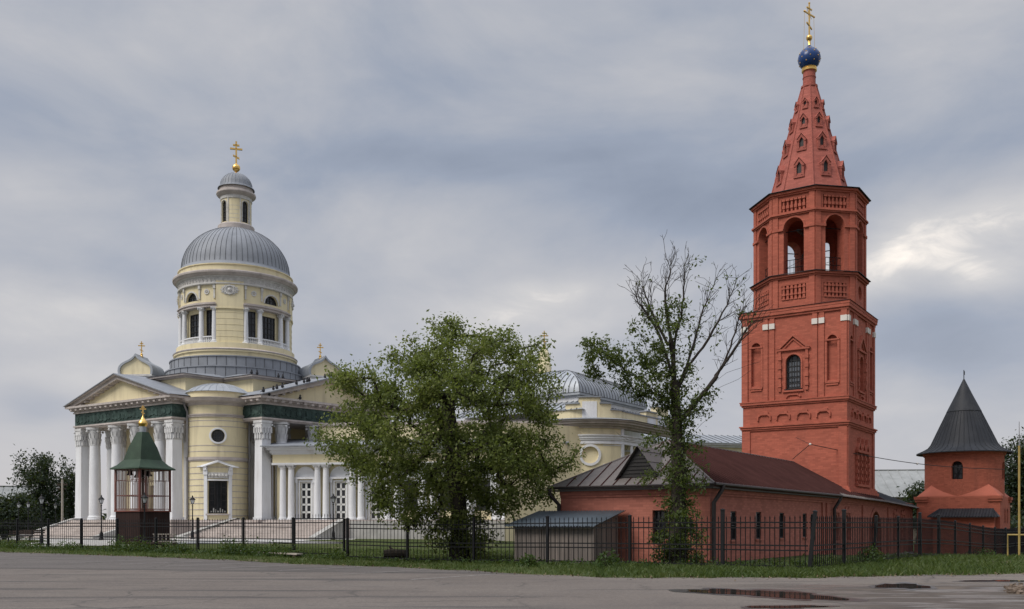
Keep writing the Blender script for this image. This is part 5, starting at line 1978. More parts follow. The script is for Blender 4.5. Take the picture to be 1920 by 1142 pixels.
    b.inputs['Base Color'].default_value = (.030, .026, .022, 1); b.inputs['Roughness'].default_value = .04
    b.inputs['Specular IOR Level'].default_value = .9; b.inputs['IOR'].default_value = 1.5
    bump(nt, b, noise(nt, 3, 2), .03, .01)
    rng = random.Random(8)
    pudd = [(1440, 1115, 125, 6.5, .055), (1692, 1100, 44, 5.0, .02), (1470, 1139, 70, 2.4, 0), (1870, 1090, 60, 1.6, 0)]
    wet_m = plain('wet dark asphalt', (.050, .044, .041), .34, .3, 1.5, 9, spec=.5)
    for px, py, rx, ry, tl in pudd:
        w = MB(); n = 56; pts = []; out = []
        ph = [rng.uniform(0, 6) for _ in range(5)]
        for i in range(n):
            a = 2 * PI * i / n
            k = 1 + .16 * math.sin(2 * a + ph[0]) + .13 * math.sin(3 * a + ph[1]) + .10 * math.sin(5 * a + ph[2]) + .06 * math.sin(9 * a + ph[3]) + .04 * math.sin(14 * a + ph[4])
            dx, dy = rx * k * math.cos(a), ry * k * math.sin(a)
            pts.append(tuple(gnd(px + dx, py + dy + dx * tl) + Vector((0, 0, .016))))
            kk = 1.22 + .12 * math.sin(7 * a + ph[1]) + .10 * math.sin(4 * a + ph[0])
            out.append(tuple(gnd(px + dx * (1 + (kk - 1) * .6), py + (dy * (kk + .25)) + dx * tl) + Vector((0, 0, .011))))
        w.add(pts, [tuple(range(n))])
        tag(obj('puddle', w, wm, smooth=0), kind='structure')
        w2 = MB(); w2.add(out, [tuple(range(n))])
        tag(obj('wet_asphalt', w2, wet_m, smooth=0), kind='structure')


build_ground()

# ------------------------------------------------------------------ iron fence
FB = math.atan2(.5664, -.8241)              # the long run recedes to the left
FA = math.atan2(math.cos(RAD(37)), math.sin(RAD(37)))
PLEN = 3.54
P1355 = Vector((7.2, 31.9, 0))
DB = Vector((-.8241, .5664, 0))
DA = Vector((math.sin(RAD(37)), math.cos(RAD(37)), 0))


def panel_mesh(L, tall=0.0):
    m = MB()
    n = 17
    for z in (1.56, 1.38, .80, .64, .12):
        zz = z + (tall if z > 1 else 0)
        m.box(.05, L - .05, -.022, .022, zz - .022, zz + .022)
    for i in range(n):
        x = .05 + (L - .1) * (i + .5) / n
        m.tube([(x, 0, .06), (x, 0, 1.68 + tall)], .016, 4)
        m.lathe([(.0, 1.80 + tall), (.024, 1.71 + tall), (.012, 1.66 + tall)], 4, (x, 0), cap=False)
    return m


def post_mesh(h=1.80):
    m = MB()
    m.box(-.047, .047, -.047, .047, -.3, h)
    m.lathe([(.085, h), (.085, h + .02), (0, h + .06)], 4, a0=PI / 4, a1=2 * PI + PI / 4, cap=False)
    return m


PANEL = POST = None


def fence_run(name_label, start, dirv, ang, idx, cat='fence', lean=(), tallpost=(), last_post=True, first_post=True):
    global PANEL, POST
    org = start + dirv * (PLEN * idx[0])
    t = thing('iron_fence', name_label, cat, (org.x, org.y, 0), ang, None)
    for k, i in enumerate(idx):
        P = start + dirv * (PLEN * i)
        z = gz(P.x, P.y)
        lastp = k == len(idx) - 1
        if not (lastp and not last_post) and not (k == 0 and not first_post):
            if POST is None:
                o = obj('post', post_mesh(), 'black_metal', t, smooth=0); POST = o
            else:
                o = POST.copy(); COL.objects.link(o); o.parent = t
            o.location = (PLEN * (i - idx[0]), 0, z)
            o.rotation_euler = (0, 0, 0)
            o.scale = (1, 1, 1)
            if i in tallpost:
                o.scale = (1.2, 1.2, 1.10)
            if i in lean:
                o.rotation_euler = (RAD(3), RAD(lean[i]), 0)
        if lastp:
            break
        Pn = P + dirv * PLEN
        zn = gz(Pn.x, Pn.y)
        if PANEL is None:
            o = obj('fence_panel', panel_mesh(PLEN), 'black_metal', t, smooth=0); PANEL = o
        else:
            o = PANEL.copy(); COL.objects.link(o); o.parent = t
        o.location = (PLEN * (i - idx[0]), 0, z)
        o.rotation_euler = (0, math.atan2(z - zn, PLEN), 0)
    return t


C1513 = P1355 - DB * 2.95
fence_run('black iron picket fence in front of the shed and maple, right of the gate', P1355, DB, FB, [0, 1, 2, 3, 4, 5], tallpost=(0,))
fence_run('black iron picket fence receding to the far left past the brown belfry kiosk', P1355, DB, FB, [6, 7, 8, 9, 10, 11, 12, 13, 14, 15, 16])
g0 = P1355 + DB * (PLEN * 5)
gt = thing('fence_gate', 'raised black iron gate panel standing taller than the fence on both sides', 'gate', (g0.x, g0.y, 0), FB)
o = obj('gate_panel', panel_mesh(PLEN - .16, .16), 'black_metal', gt, smooth=0); o.location = (.08, .06, .04)
for k in (.12, PLEN - .2):
    h_ = MB(); h_.box(k, k + .06, .02, .10, .3, 1.75); obj('gate_stile', h_, 'black_metal', gt, smooth=0)
lt = thing('iron_fence', 'short leaning stretch of black iron picket fence at the corner before the low red building', 'fence', (C1513.x, C1513.y, 0), FB)
o = obj('fence_panel', panel_mesh(2.95), 'black_metal', lt, smooth=0)
o = POST.copy(); COL.objects.link(o); o.parent = lt; o.location = (0, 0, 0); o.rotation_euler = (RAD(2), RAD(-5), 0); o.scale = (1.15, 1.15, 1.06)
fence_run('black iron picket fence running beside the long wall of the low red building', C1513, DA, FA, [0, 1, 2, 3, 4], tallpost=(1, 4), lean={2: 2}, last_post=True, first_post=False)
fence_run('black iron picket fence farthest to the right in front of the round tower', C1513 + DA * .0, DA, FA, [5, 6, 7, 8, 9, 10, 11, 12], tallpost=(5,))
fence_gap = thing('iron_fence', 'single black fence panel between the low red building corner and the round tower', 'fence', tuple(C1513 + DA * PLEN * 4), FA)
P4 = C1513 + DA * PLEN * 4
o = PANEL.copy(); COL.objects.link(o); o.parent = fence_gap; o.location = (0, 0, gz(P4.x, P4.y)); o.rotation_euler = (0, RAD(1.0), 0)

# ------------------------------------------------------------------ street lamps


def make_lamp():
    t = thing('street_lamp', '', 'street lamp')
    m = MB()
    m.lathe([(.17, 0), (.17, .12), (.12, .2), (.13, .5), (.085, .62), (.06, .7), (.05, 1.6), (.065, 1.63), (.045, 1.7), (.038, 2.62), (.075, 2.66), (.03, 2.72), (.03, 2.78)], 12)
    obj('pole', m, 'black_metal', t)
    h = MB()
    h.lathe([(.07, 2.78), (.10, 2.80), (.10, 2.83)], 6)
    for k in range(6):
        a = k * PI / 3
        h.tube([(.095 * math.cos(a), .095 * math.sin(a), 2.82), (.19 * math.cos(a), .19 * math.sin(a), 3.14)], .014, 4)
    h.lathe([(.24, 3.13), (.25, 3.16), (.16, 3.25), (.07, 3.33), (.05, 3.38), (.07, 3.41), (.02, 3.47), (0, 3.52)], 6, cap=False)
    ho = obj('lantern', h, 'black_metal', t)
    g = MB(); g.lathe([(.085, 2.835), (.178, 3.128)], 6)
    obj('lantern_glass', g, 'lamp_glass', ho, smooth=0)
    return t


lamp0 = make_lamp()
for i, (px, Y, s, lb) in enumerate([
        (361, 74, 1.0, 'black street lamp standing before the tall window of the curved yellow bay'),
        (625, 73, 1.03, 'black street lamp at the right end of the cathedral front steps near the maple'),
        (190, 70, .98, 'black street lamp in front of the left portico columns and left stairs'),
        (271, 59.5, 1.0, 'black street lamp in front of the dark brown base of the belfry kiosk'),
        (78, 62, .98, 'tallest black street lamp left of the cathedral, in front of the dark trees'),
        (35, 92, 1.0, 'leftmost small street lamp in front of the dark trees'),
        (53, 90, 1.0, 'second small street lamp from the left edge, close beside the leftmost one'),
        (104, 96, 1.0, 'small distant street lamp beside the utility pole at the far left')]):
    t = lamp0 if i == 0 else copy_tree(lamp0)
    x = (px - 960) / F * Y
    t.location = (x, Y, gz(x, Y))
    t.scale = (s,) * 3
    tag(t, lb, 'street lamp', 'lantern street lamps around the cathedral')

# ------------------------------------------------------------------ open belfry kiosk


def build_kiosk():
    Y = 63.4
    x = (268 - 960) / F * Y
    z0 = gz(x, Y)
    t = thing('bell_kiosk', 'small wooden bell kiosk with green tent roof, gilded onion and dark brown base', 'kiosk', (x, Y, z0), RAD(60))
    h = 1.22
    b = MB(); b.box(-h, h, -h, h, -.1, 2.2)
    obj('base', b, 'brown_plank', t, smooth=0)
    e = MB(); e.box(-h - .07, h + .07, -h - .07, h + .07, 2.2, 2.30)
    obj('floor', e, 'red_iron', t, smooth=0)
    zt = 5.12
    for sx in (-1, 1):
        for sy in (-1, 1):
            m = MB(); m.box(sx * h - .06, sx * h + .06, sy * h - .06, sy * h + .06, 2.30, zt); obj('post', m, 'red_iron', t, smooth=0)
    m = MB(); m.box(-.06, .06, -.06, .06, 2.3, zt); obj('post', m, 'dark_wood', t, smooth=0)
    for k in range(4):
        T = flat(0, 0, k * PI / 2, h)
        r = MB(T)
        r.box(-h + .07, h - .07, -.03, .03, 3.26, 3.32); r.box(-h + .07, h - .07, -.03, .03, 2.36, 2.41); r.box(-h + .07, h - .07, -.04, .04, 5.0, zt)
        r.box(-h + .07, h - .07, -.015, .015, 4.30, 4.33)
        obj('rail', r, 'red_iron', t, smooth=0)
        g = MB(T)
        n = 13
        for i in range(n):
            xx = -h + .12 + (2 * h - .24) * i / (n - 1)
            x2 = xx + (.05 if i % 2 else -.05)
            g.tube([(xx, .045, 2.4), (xx, .045, 4.2), (x2, .045, 4.38), (x2, .045, 5.05)], .021, 4)
        obj('bars', g, 'pale_bar', t, smooth=0)
    for i, (bx, by, s) in enumerate(((-.6, .55, .24), (-.1, .1, .22), (.25, -.25, .27), (-.75, -.55, .36), (.55, .6, .2))):
        m = MB()
        zt2 = 5.08
        m.lathe([(0, zt2 - .05), (s * .35, zt2 - .08), (s * .52, zt2 - s * .5), (s * .62, zt2 - s * 1.1), (s * .98, zt2 - s * 1.62), (s * .92, zt2 - s * 1.66), (0, zt2 - s * 1.4)], 20, (bx, by), cap=False)
        m.tube([(bx, by, zt2 - s * 1.4), (bx, by, zt2 - s * 2.0)], .03, 6)
        m.tube([(bx, by, zt2 - s * 1.9), (bx + .5, by + .2, 4.0)], .01, 4)
        obj('bell', m, 'bronze', t)
    r = MB()
    prof = [(h + .27, 5.06), (h + .25, 5.14), (h - .05, 5.36), (h - .35, 5.72), (.66, 6.55), (.27, 7.62)]
    q = math.sqrt(2)
    r.lathe([(a * q, z) for a, z in prof], 4, a0=PI / 4, a1=2 * PI + PI / 4, cap=False)
    r.box(-h - .25, h + .25, -h - .25, h + .25, 5.05, 5.08)
    obj('roof', r, 'green_roof', t, smooth=20)
    n = MB(); n.lathe([(.22, 7.5), (.22, 8.0)], 20); obj('neck', n, 'light_roof', t)
    g = MB(); g.lathe([(.20, 7.98), (.27, 8.07), (.32, 8.20), (.29, 8.34), (.18, 8.47), (.08, 8.60), (.04, 8.76)], 24)
    cross_mesh(g, (0, 0, 8.72), .72, .4, .035, RAD(-50))
    obj('onion_dome', g, 'gold', t)


build_kiosk()


def at_ground(px, Y):
    x = (px - 960) / F * Y
    return (x, Y, gz(x, Y))


# sled with ladder-like back leaning by the kiosk
t = thing('wooden_cart', 'old wooden sledge with a slatted rail in front of the kiosk base', 'sledge', at_ground(290, 58), RAD(5))
m = MB()
for i in range(6):
    m.box(-.05 + i * .24, .0 + i * .24, -.03, .03, .42, .86)
m.box(-.1, 1.3, -.04, .04, .84, .90); m.box(-.1, 1.3, -.04, .04, .40, .46)
obj('rail', m, 'wood', t, smooth=0)
m = MB(); m.box(-.9, 1.3, -.35, .35, .28, .36)
for xx in (-.8, -.1, .5, 1.2):
    m.box(xx - .04, xx + .04, -.3, .3, 0, .28)
m.box(-.9, 1.4, -.36, -.30, -.02, .05); m.box(-.9, 1.4, .30, .36, -.02, .05)
obj('runner', m, 'dark_wood', t, smooth=0)


def bench(loc, rz, lb):
    t = thing('park_bench', lb, 'bench', loc, rz, 'benches at the left of the cathedral')
    m = MB()
    for j in range(3):
        m.box(-.85, .85, -.22 + j * .15, -.10 + j * .15, .42, .46)
    obj('seat', m, 'dark_wood', t, smooth=0)
    m = MB()
    for j in range(2):
        m.box(-.85, .85, .24 + j * .03, .27 + j * .03, .58 + j * .15, .69 + j * .15)
    obj('backrest', m, 'dark_wood', t, smooth=0)
    for sx in (-.7, .7):
        m = MB(); m.box(sx - .03, sx + .03, -.2, -.15, 0, .42); m.box(sx - .03, sx + .03, .22, .27, 0, .86); m.box(sx - .03, sx + .03, -.2, .27, .38, .42)
        obj('leg', m, 'black_metal', t, smooth=0)


bench(at_ground(38, 66), RAD(8), 'dark slatted park bench nearest the left edge beside the bin')
bench(at_ground(58, 68), RAD(8), 'dark slatted park bench just left of the tallest lamp')
t = thing('litter_bin', 'small black litter bin at the far left beside the bench', 'bin', at_ground(8, 65), 0)
m = MB(); m.lathe([(.16, .25), (.22, .62), (.23, .64), (.20, .62), (.15, .3)], 12); obj('bucket', m, 'black_metal', t)
m = MB(); m.tube([(-.26, 0, 0), (-.26, 0, .55), (.26, 0, .55), (.26, 0, 0)], .02, 6); obj('stand', m, 'black_metal', t)

t = thing('plank', 'long pale weathered plank lying on the lawn behind the fence', 'plank', tuple(at_ground(440, 47.5)), 0)
a, b_ = Vector(at_ground(440, 47.5)), Vector(at_ground(562, 42.6))
d = (b_ - a)
t.rotation_euler = (0, 0, math.atan2(d.y, d.x))
m = MB(); m.box(0, d.length, -.16, .16, .10, .17); obj('board', m, 'wood', t, smooth=0)
m = MB()
for k in (.3, d.length * .55, d.length - .3):
    m.box(k - .1, k + .1, -.14, .14, -.06, .10)
obj('support', m, 'dark_wood', t, smooth=0)
t = thing('log', 'thick dark tree log lying on the grass left of the maple trunk', 'log', at_ground(742, 42.5), RAD(4))
m = MB(); m.tube([(-.55, 0, .2), (-.2, .02, .22), (.3, 0, .21), (.55, .03, .2)], [.19, .22, .21, .18], 10); obj('bark', m, 'bark', t)
m = MB(); m.tube([(-.1, .1, .35), (-.3, .25, .52)], [.07, .04], 6); obj('stub', m, 'bark', t)


def build_shed():
    # low plank shed against the fence
    a, b_, c = Vector((968 - 960, 0, 0)), None, None
    A = Vector(((968 - 960) / F * 37.8, 37.8, 0)); B = Vector(((1112 - 960) / F * 35.95, 35.95, 0))
    d = (B - A); L = d.length; ang = math.atan2(d.y, d.x)
    t = thing('plank_shed', 'low grey plank shed with a corrugated blue grey metal roof behind the fence', 'shed', tuple(A), ang)
    D = 2.2
    m = MB()
    m.box(0, L, -.02, .02, -.2, 1.42)
    m.box(0, L, D - .02, D + .02, -.2, 1.98)
    for x in (0, L):
        m.add([(x, 0, -.2), (x, D, -.2), (x, D, 2.0), (x, 0, 1.44)], [(0, 1, 2, 3)])
    for x in (0, L * .33, L * .68, L):
        m.box(x - .05, x + .05, -.06, -.02, -.2, 1.40)
    obj('wall', m, 'shed_plank', t, smooth=0)
    r = MB()
    n = 64
    vs = []
    for i in range(n + 1):
        x = -.35 + (L + .62) * i / n
        z = .028 * math.cos(i * PI)
        vs += [(x, -.38, 1.42 + z), (x, D + .25, 2.06 + z)]
    r.add(vs, [(2 * i, 2 * i + 2, 2 * i + 3, 2 * i + 1) for i in range(n)])
    obj('roof', r, 'shed_roof', t, smooth=0)
    f = MB()
    f.tube([(L + .02, -.3, 1.38), (L + .02, D + .2, 2.0)], .04, 4)
    f.tube([(-.1, -.06, 1.36), (L + .1, -.06, 1.36)], .04, 4)
    obj('rafter', f, 'wood', t, smooth=0)


build_shed()

# ------------------------------------------------------------------ far things
t = thing('utility_pole', 'old wooden utility pole among the dark trees left of the cathedral', 'pole', at_ground(117, 96), 0)
m = MB(); m.tube([(0, 0, -.2), (0, 0, 5.8)], [.13, .10], 8)
obj('shaft', m, 'wood', t)
m = MB(); m.box(-.5, .5, -.05, .05, 5.2, 5.3); m.box(-.4, .4, -.05, .05, 4.8, 4.88)
for x in (-.45, -.2, .2, .45):
    m.lathe([(.04, 5.3), (.05, 5.4), (.02, 5.45)], 6, (x, 0))
obj('crossarm', m, 'dark_wood', t, smooth=0)


def far_house(name, label, loc, rz, w, d, h, rh, wall, roof):
    t = thing(name, label, 'house', loc, rz)
    m = MB(); m.box(-w / 2, w / 2, -d / 2, d / 2, -1.5, h)
    m.ext([(-w / 2, h), (w / 2, h), (w / 2, h + .01), (-w / 2, h + .01)], -d / 2, d / 2)
    for sx in (-1, 1):
        m.add([(sx * w / 2, -d / 2, h), (sx * w / 2, d / 2, h), (sx * w / 2, 0, h + rh)], [(0, 1, 2)])
    obj('wall', m, wall, t, smooth=0)
    r = MB()
    for sy in (-1, 1):
        r.add([(-w / 2 - .4, sy * (d / 2 + .5), h - .2), (w / 2 + .4, sy * (d / 2 + .5), h - .2), (w / 2 + .4, 0, h + rh), (-w / 2 - .4, 0, h + rh)], [(0, 1, 2, 3)])
    k = -w / 2
    while k < w / 2:
        for sy in (-1, 1):
            r.tube([(k, sy * (d / 2 + .5), h - .18), (k, 0, h + rh + .02)], .05, 4)
        k += 1.1
    r.box(-w / 2 - .4, w / 2 + .4, -.15, .15, h + rh, h + rh + .08)
    ro = obj('roof', r, roof, t, smooth=0)
    for x in np.arange(-w / 2 + 2, w / 2 - 1, 3.2):
        m = MB(); m.box(x - .5, x + .5, -d / 2 - .03, -d / 2, h - 2.6, h - 1.2); obj('window', m, 'glass', t, smooth=0)
    return t


far_house('stone_barn', 'long rubble stone building with a pale grey sheet roof behind the red tower', ((1700 - 960) / F * 112, 112, -.8), RAD(-6), 22, 11, 5.6, 3.2, 'far_wall', 'far_roof')
far_house('cottage', 'low house with a pale roof behind the trees at the left edge', ((-8 - 960) / F * 125, 125, 0), RAD(20), 9, 7, 4.2, 2.4, 'far_wall', 'far_roof')

# ------------------------------------------------------------------ goal frame and pole at the right edge
t = thing('goal_frame', 'yellow painted steel goal frame standing on the grass at the right edge', 'goal', gnd(1905, 1047, -.15)[:], RAD(-28))
t.location.z = gz(t.location.x, t.location.y)
m = MB(); m.tube([(-.35, 0, -.1), (-.35, 0, 1.12), (1.9, 0, 1.12), (1.9, 0, -.1)], .045, 8); obj('frame', m, 'yellow_paint', t)
m = MB(); m.tube([(-.35, 0, 1.12), (-.35, .8, 0), (1.9, .8, 0), (1.9, 0, 1.12)], .03, 8); obj('brace', m, 'yellow_paint', t)
t = thing('flagpole', 'thin yellow pole with a slender mast rising above the goal frame', 'pole', gnd(1911, 1048, -.15)[:], 0)
t.location.z = gz(t.location.x, t.location.y)
m = MB(); m.tube([(0, 0, -.1), (0, 0, 5.35)], .05, 8); obj('pole', m, 'yellow_paint', t)
m = MB(); m.tube([(0, 0, 5.35), (0, 0, 6.5)], [.025, .012], 6); obj('mast', m, 'grey_pipe', t)

# ------------------------------------------------------------------ cables
t = thing('power_cable', 'black power cable sagging from the red bell tower to the round tower', 'cable', (0, 0, 0), 0)
m = MB()
p0, p1 = at(1519, 833, 52.2), at(1885, 880, 63.5)
pts = [p0.lerp(p1, i / 24) - Vector((0, 0, .35 * math.sin(PI * i / 24))) for i in range(25)]
m.tube(pts, .022, 5)
obj('cable', m, 'wire', t)
m = MB(); m.tube([at(1519, 833, 52.4), at(1486, 861, 53.6)], .02, 5)
m.tube([at(1492, 820, 53.9), at(1519, 833, 52.2)], .012, 5)
obj('stay', m, 'wire', t)
m = MB()
for k in (0, 12):
    m.ball(tuple(pts[k]), .07, 5)
obj('insulator', m, 'white_block', t)

# rubble heap at the right border of the muddy ground
rng = random.Random(21)
m = MB()
for i in range(46):
    c = gnd(1905 + rng.gauss(0, 13), 1107 + rng.gauss(0, 4))
    s = rng.uniform(.02, .065)
    vs = [(c.x + s * rng.uniform(.6, 1.3) * dx, c.y + s * rng.uniform(.6, 1.3) * dy, .0 + s * rng.uniform(.5, 1.1) * dz) for dx in (-1, 1) for dy in (-1, 1) for dz in (0, 1.4)]
    m.add(vs, [(0, 1, 3, 2), (4, 6, 7, 5), (0, 4, 5, 1), (2, 3, 7, 6), (1, 5, 7, 3), (0, 2, 6, 4)])
tag(obj('rubble', m, plain('sandy rubble', (.16, .12, .09), .95, .35, 6), smooth=0), 'heap of sandy rubble on the muddy ground at the right edge', 'rubble', kind='stuff')
# ------------------------------------------------------------------ trees, weeds and grass


def mesh_from_np(name, V, Fq, mat, parent=None):
    me = bpy.data.meshes.new(name)
    me.vertices.add(len(V)); me.vertices.foreach_set('co', np.asarray(V, dtype=np.float32).ravel())
    k = Fq.shape[1]
    me.loops.add(Fq.size); me.loops.foreach_set('vertex_index', Fq.ravel().astype(np.int32))
    me.polygons.add(len(Fq))
    me.polygons.foreach_set('loop_start', np.arange(0, Fq.size, k, dtype=np.int32))
    me.update(calc_edges=True)
    me.materials.append(M[mat] if isinstance(mat, str) else mat)
    o = bpy.data.objects.new(name, me)
    return link(o, parent)


def leaves_np(pts, size, rs, flat_=.5, aspect=.5):
    """one pointed leaf (4-gon, folded) at every point"""
    n = len(pts)
    d = rs.normal(size=(n, 3)); d[:, 2] -= .35; d /= np.linalg.norm(d, axis=1, keepdims=True)
    nrm = rs.normal(size=(n, 3)) * (1 - flat_); nrm[:, 2] += flat_ * 1.2
    s = np.cross(d, nrm); s /= np.linalg.norm(s, axis=1, keepdims=True) + 1e-9
    L = size * rs.uniform(.6, 1.35, size=(n, 1))
    w = L * aspect
    up = np.cross(s, d)
    p0 = pts; p2 = pts + d * L
    pm = pts + d * L * .45
    V = np.stack([p0, pm + s * w * .5 + up * L * .10, p2, pm - s * w * .5 + up * L * .10], axis=1).reshape(-1, 3)
    return V, np.arange(4 * n).reshape(n, 4)


def grow(trunk, attr, rs, step=.45, up_pen=.5, jit=.08, limbs=(), arch=.10):
    """join attractor points to a growing skeleton, nearest first; returns nodes, parents, tip node of each attractor"""
    nodes = [np.array(p, float) for p in trunk]
    par = [-1] + list(range(len(trunk) - 1))
    for lb in limbs:                                 # explicit main limbs, each from its nearest node
        a0 = np.array(lb[0], float)
        prev = int(np.argmin(np.linalg.norm(np.array(nodes) - a0, axis=1)))
        for p, q in zip(lb, lb[1:] + lb[-1:]):
            p, q = np.array(p, float), np.array(q, float)
            k = max(1, int(np.linalg.norm(q - p) / step))
            for i in range(k):
                nodes.append(p + (q - p) * i / k + rs.normal(size=3) * .015); par.append(prev); prev = len(nodes) - 1
    base = np.array(trunk[-1], float)
    order = np.argsort(np.linalg.norm(attr - base, axis=1))
    tip = np.zeros(len(attr), int)
    arr = np.zeros((len(trunk) + len(attr) * 14, 3)); n = len(nodes)
    arr[:n] = nodes
    for ai in order:
        a = attr[ai]
        dv = a - arr[:n]
        dist = np.linalg.norm(dv, axis=1)
        pen = np.maximum(0, -dv[:, 2]) * up_pen
        cost = dist + pen
        cost[0] += 50
        j = int(np.argmin(cost))
        k = max(1, int(dist[j] / step))
        prev = j; p0 = arr[j].copy()
        for i in range(1, k + 1):
            f = i / k
            p = p0 + (a - p0) * f
            p[2] += arch * dist[j] * math.sin(PI * f) * (.8 if dist[j] > .8 else .3)
            if i < k:
                p = p + rs.normal(size=3) * jit * min(1, dist[j])
            if n >= len(arr):
                arr = np.vstack([arr, np.zeros((500, 3))])
            arr[n] = p; par.append(prev); prev = n; n += 1
        tip[ai] = prev
    return arr[:n].copy(), np.array(par), tip


def skeleton_mesh(nodes, par, tip_r, expo, base_r, ns=5, trunk_n=0, flare=1.35):
    n = len(nodes)
    cnt = np.zeros(n)
    has = np.zeros(n, bool); has[par[par >= 0]] = True
    cnt[~has] = 1
    for i in range(n - 1, 0, -1):
        cnt[par[i]] += cnt[i]
    r = tip_r * np.maximum(cnt, 1) ** expo
    r *= 1.0
    sc_ = base_r / r[0]
    if sc_ < 1 or True:
        k = np.clip((r - tip_r) / (r[0] - tip_r + 1e-9), 0, 1)
        r = r * (1 - k) + r * sc_ * k
    r[0] *= flare
    V = np.zeros((n, ns, 3))
    ang = np.arange(ns) * 2 * PI / ns
    ref = np.array([.31, .17, .93])
    for i in range(n):
        d = nodes[i] - nodes[par[i]] if par[i] >= 0 else nodes[1] - nodes[0]
        L = np.linalg.norm(d); d = d / (L + 1e-9)
        a = np.cross(d, [1.0, .13, 0]) if abs(d[0]) < .9 else np.cross(d, [0, 1.0, .1])
        a /= np.linalg.norm(a) + 1e-9
        b = np.cross(d, a)
        V[i] = nodes[i] + r[i] * (np.cos(ang)[:, None] * a + np.sin(ang)[:, None] * b)
    Fq = []
    for i in range(1, n):
        p = par[i]
        # start ring of a side branch is shrunk into its parent by using the child's radius
        for k in range(ns):
            l = (k + 1) % ns
            Fq.append((p * ns + k, p * ns + l, i * ns + l, i * ns + k))
    return V.reshape(-1, 3), np.array(Fq), r


def branch_mesh(nodes, par, r, ns=5):
    """separate tapered tubes per segment chain: every segment gets its own rings, so side branches start thin"""
    idx = np.arange(1, len(nodes))
    p = par[idx]
    A, B = nodes[p], nodes[idx]
    rb = r[idx]; ra = np.minimum(r[p], rb * 1.25)
    d = B - A; L = np.linalg.norm(d, axis=1, keepdims=True); d = d / (L + 1e-9)
    ref = np.where(np.abs(d[:, :1]) < .8, np.array([[1.0, 0, 0]]), np.array([[0, 1.0, 0]]))
    a = np.cross(d, ref); a /= np.linalg.norm(a, axis=1, keepdims=True) + 1e-9
    b = np.cross(d, a)
    ang = np.arange(ns) * 2 * PI / ns
    ca, sa = np.cos(ang)[None, :, None], np.sin(ang)[None, :, None]
    off = ca * a[:, None, :] + sa * b[:, None, :]
    R0 = A[:, None, :] - d[:, None, :] * (rb * .4)[:, None, None] + off * ra[:, None, None]
    R1 = B[:, None, :] + d[:, None, :] * (rb * .3)[:, None, None] + off * rb[:, None, None]
    V = np.concatenate([R0, R1], axis=1).reshape(-1, 3)
    m = len(idx)
    k = np.arange(ns); l = (k + 1) % ns
    q = np.stack([k, l, ns + l, ns + k], axis=1)
    Fq = (np.arange(m)[:, None, None] * (2 * ns) + q[None]).reshape(-1, 4)
    return V, Fq


def add_twigs(nodes, par, limbs_idx, rs, n_twig=24, L0=.95, up=.15):
    """fine straight twigs, branching twice, set along chains of nodes"""
    nd, pr = [np.array(p) for p in nodes], list(par)

    def shoot(start, d, L, depth):
        k = max(2, int(L / .22))
        prev = start; p = nd[start].copy()
        d = d / np.linalg.norm(d)
        mine = []
        for i in range(k):
            d = d + rs.normal(size=3) * .09 + np.array([0, 0, .045])
            d /= np.linalg.norm(d)
            p = p + d * L / k
            nd.append(p.copy()); pr.append(prev); prev = len(nd) - 1; mine.append((prev, d.copy()))
        if depth > 0:
            for q in range(int(L / (.26 if depth > 1 else .22))):
                j, dd = mine[rs.randint(max(0, k // 5), k)]
                s_ = rs.normal(size=3); s_ -= dd * s_.dot(dd); s_ /= np.linalg.norm(s_)
                a = rs.uniform(.45, .95)
                shoot(j, dd * math.cos(a) + s_ * math.sin(a) + np.array([0, 0, .18]), L * rs.uniform(.28, .55), depth - 1)
    for ch in limbs_idx:
        m = len(ch)
        for q in range(n_twig):
            i = int(m * rs.uniform(.35, .98)); i = min(max(i, 1), m - 1)
            dd = nd[ch[i]] - nd[ch[i - 1]]; dd /= np.linalg.norm(dd)
            s_ = rs.normal(size=3); s_ -= dd * s_.dot(dd); s_ /= np.linalg.norm(s_)
            a = rs.uniform(.4, .85)
            shoot(ch[i], dd * math.cos(a) + s_ * math.sin(a) + np.array([0, 0, up]), L0 * rs.uniform(.5, 1.05) * (1.15 - .5 * i / m), 2)
        dd = nd[ch[-1]] - nd[ch[-2]]
        shoot(ch[-1], dd, .15, 0)
    return np.array(nd), np.array(pr)


def smooth_line(pts, k=5):
    P = [np.array(p, float) for p in pts]
    P = [P[0] * 2 - P[1]] + P + [P[-1] * 2 - P[-2]]
    out = []
    for i in range(1, len(P) - 2):
        for j in range(k):
            t = j / k
            out.append(tuple(.5 * (2 * P[i] + (P[i + 1] - P[i - 1]) * t + (2 * P[i - 1] - 5 * P[i] + 4 * P[i + 1] - P[i + 2]) * t * t + (3 * P[i] - P[i - 1] - 3 * P[i + 1] + P[i + 2]) * t ** 3)))
    out.append(tuple(P[-2]))
    return out


def radii(par, n, tip_r, expo, base_r):
    cnt = np.zeros(n); has = np.zeros(n, bool); has[par[par >= 0]] = True
    cnt[~has] = 1
    for i in range(n - 1, 0, -1):
        cnt[par[i]] += cnt[i]
    cmax = cnt[0]
    return tip_r + (base_r - tip_r) * ((cnt - 1) / max(cmax - 1, 1)) ** expo


def in_poly(x, z, poly):
    c = False
    j = len(poly) - 1
    for i in range(len(poly)):
        xi, zi = poly[i]; xj, zj = poly[j]
        if (zi > z) != (zj > z) and x < (xj - xi) * (z - zi) / (zj - zi) + xi:
            c = not c
        j = i
    return c


def edge_dist(x, z, poly):
    best = 1e9
    for (ax, az_), (bx, bz) in zip(poly, poly[1:] + poly[:1]):
        dx, dz = bx - ax, bz - az_
        t = max(0, min(1, ((x - ax) * dx + (z - az_) * dz) / (dx * dx + dz * dz + 1e-9)))
        best = min(best, math.hypot(x - ax - t * dx, z - az_ - t * dz))
    return best


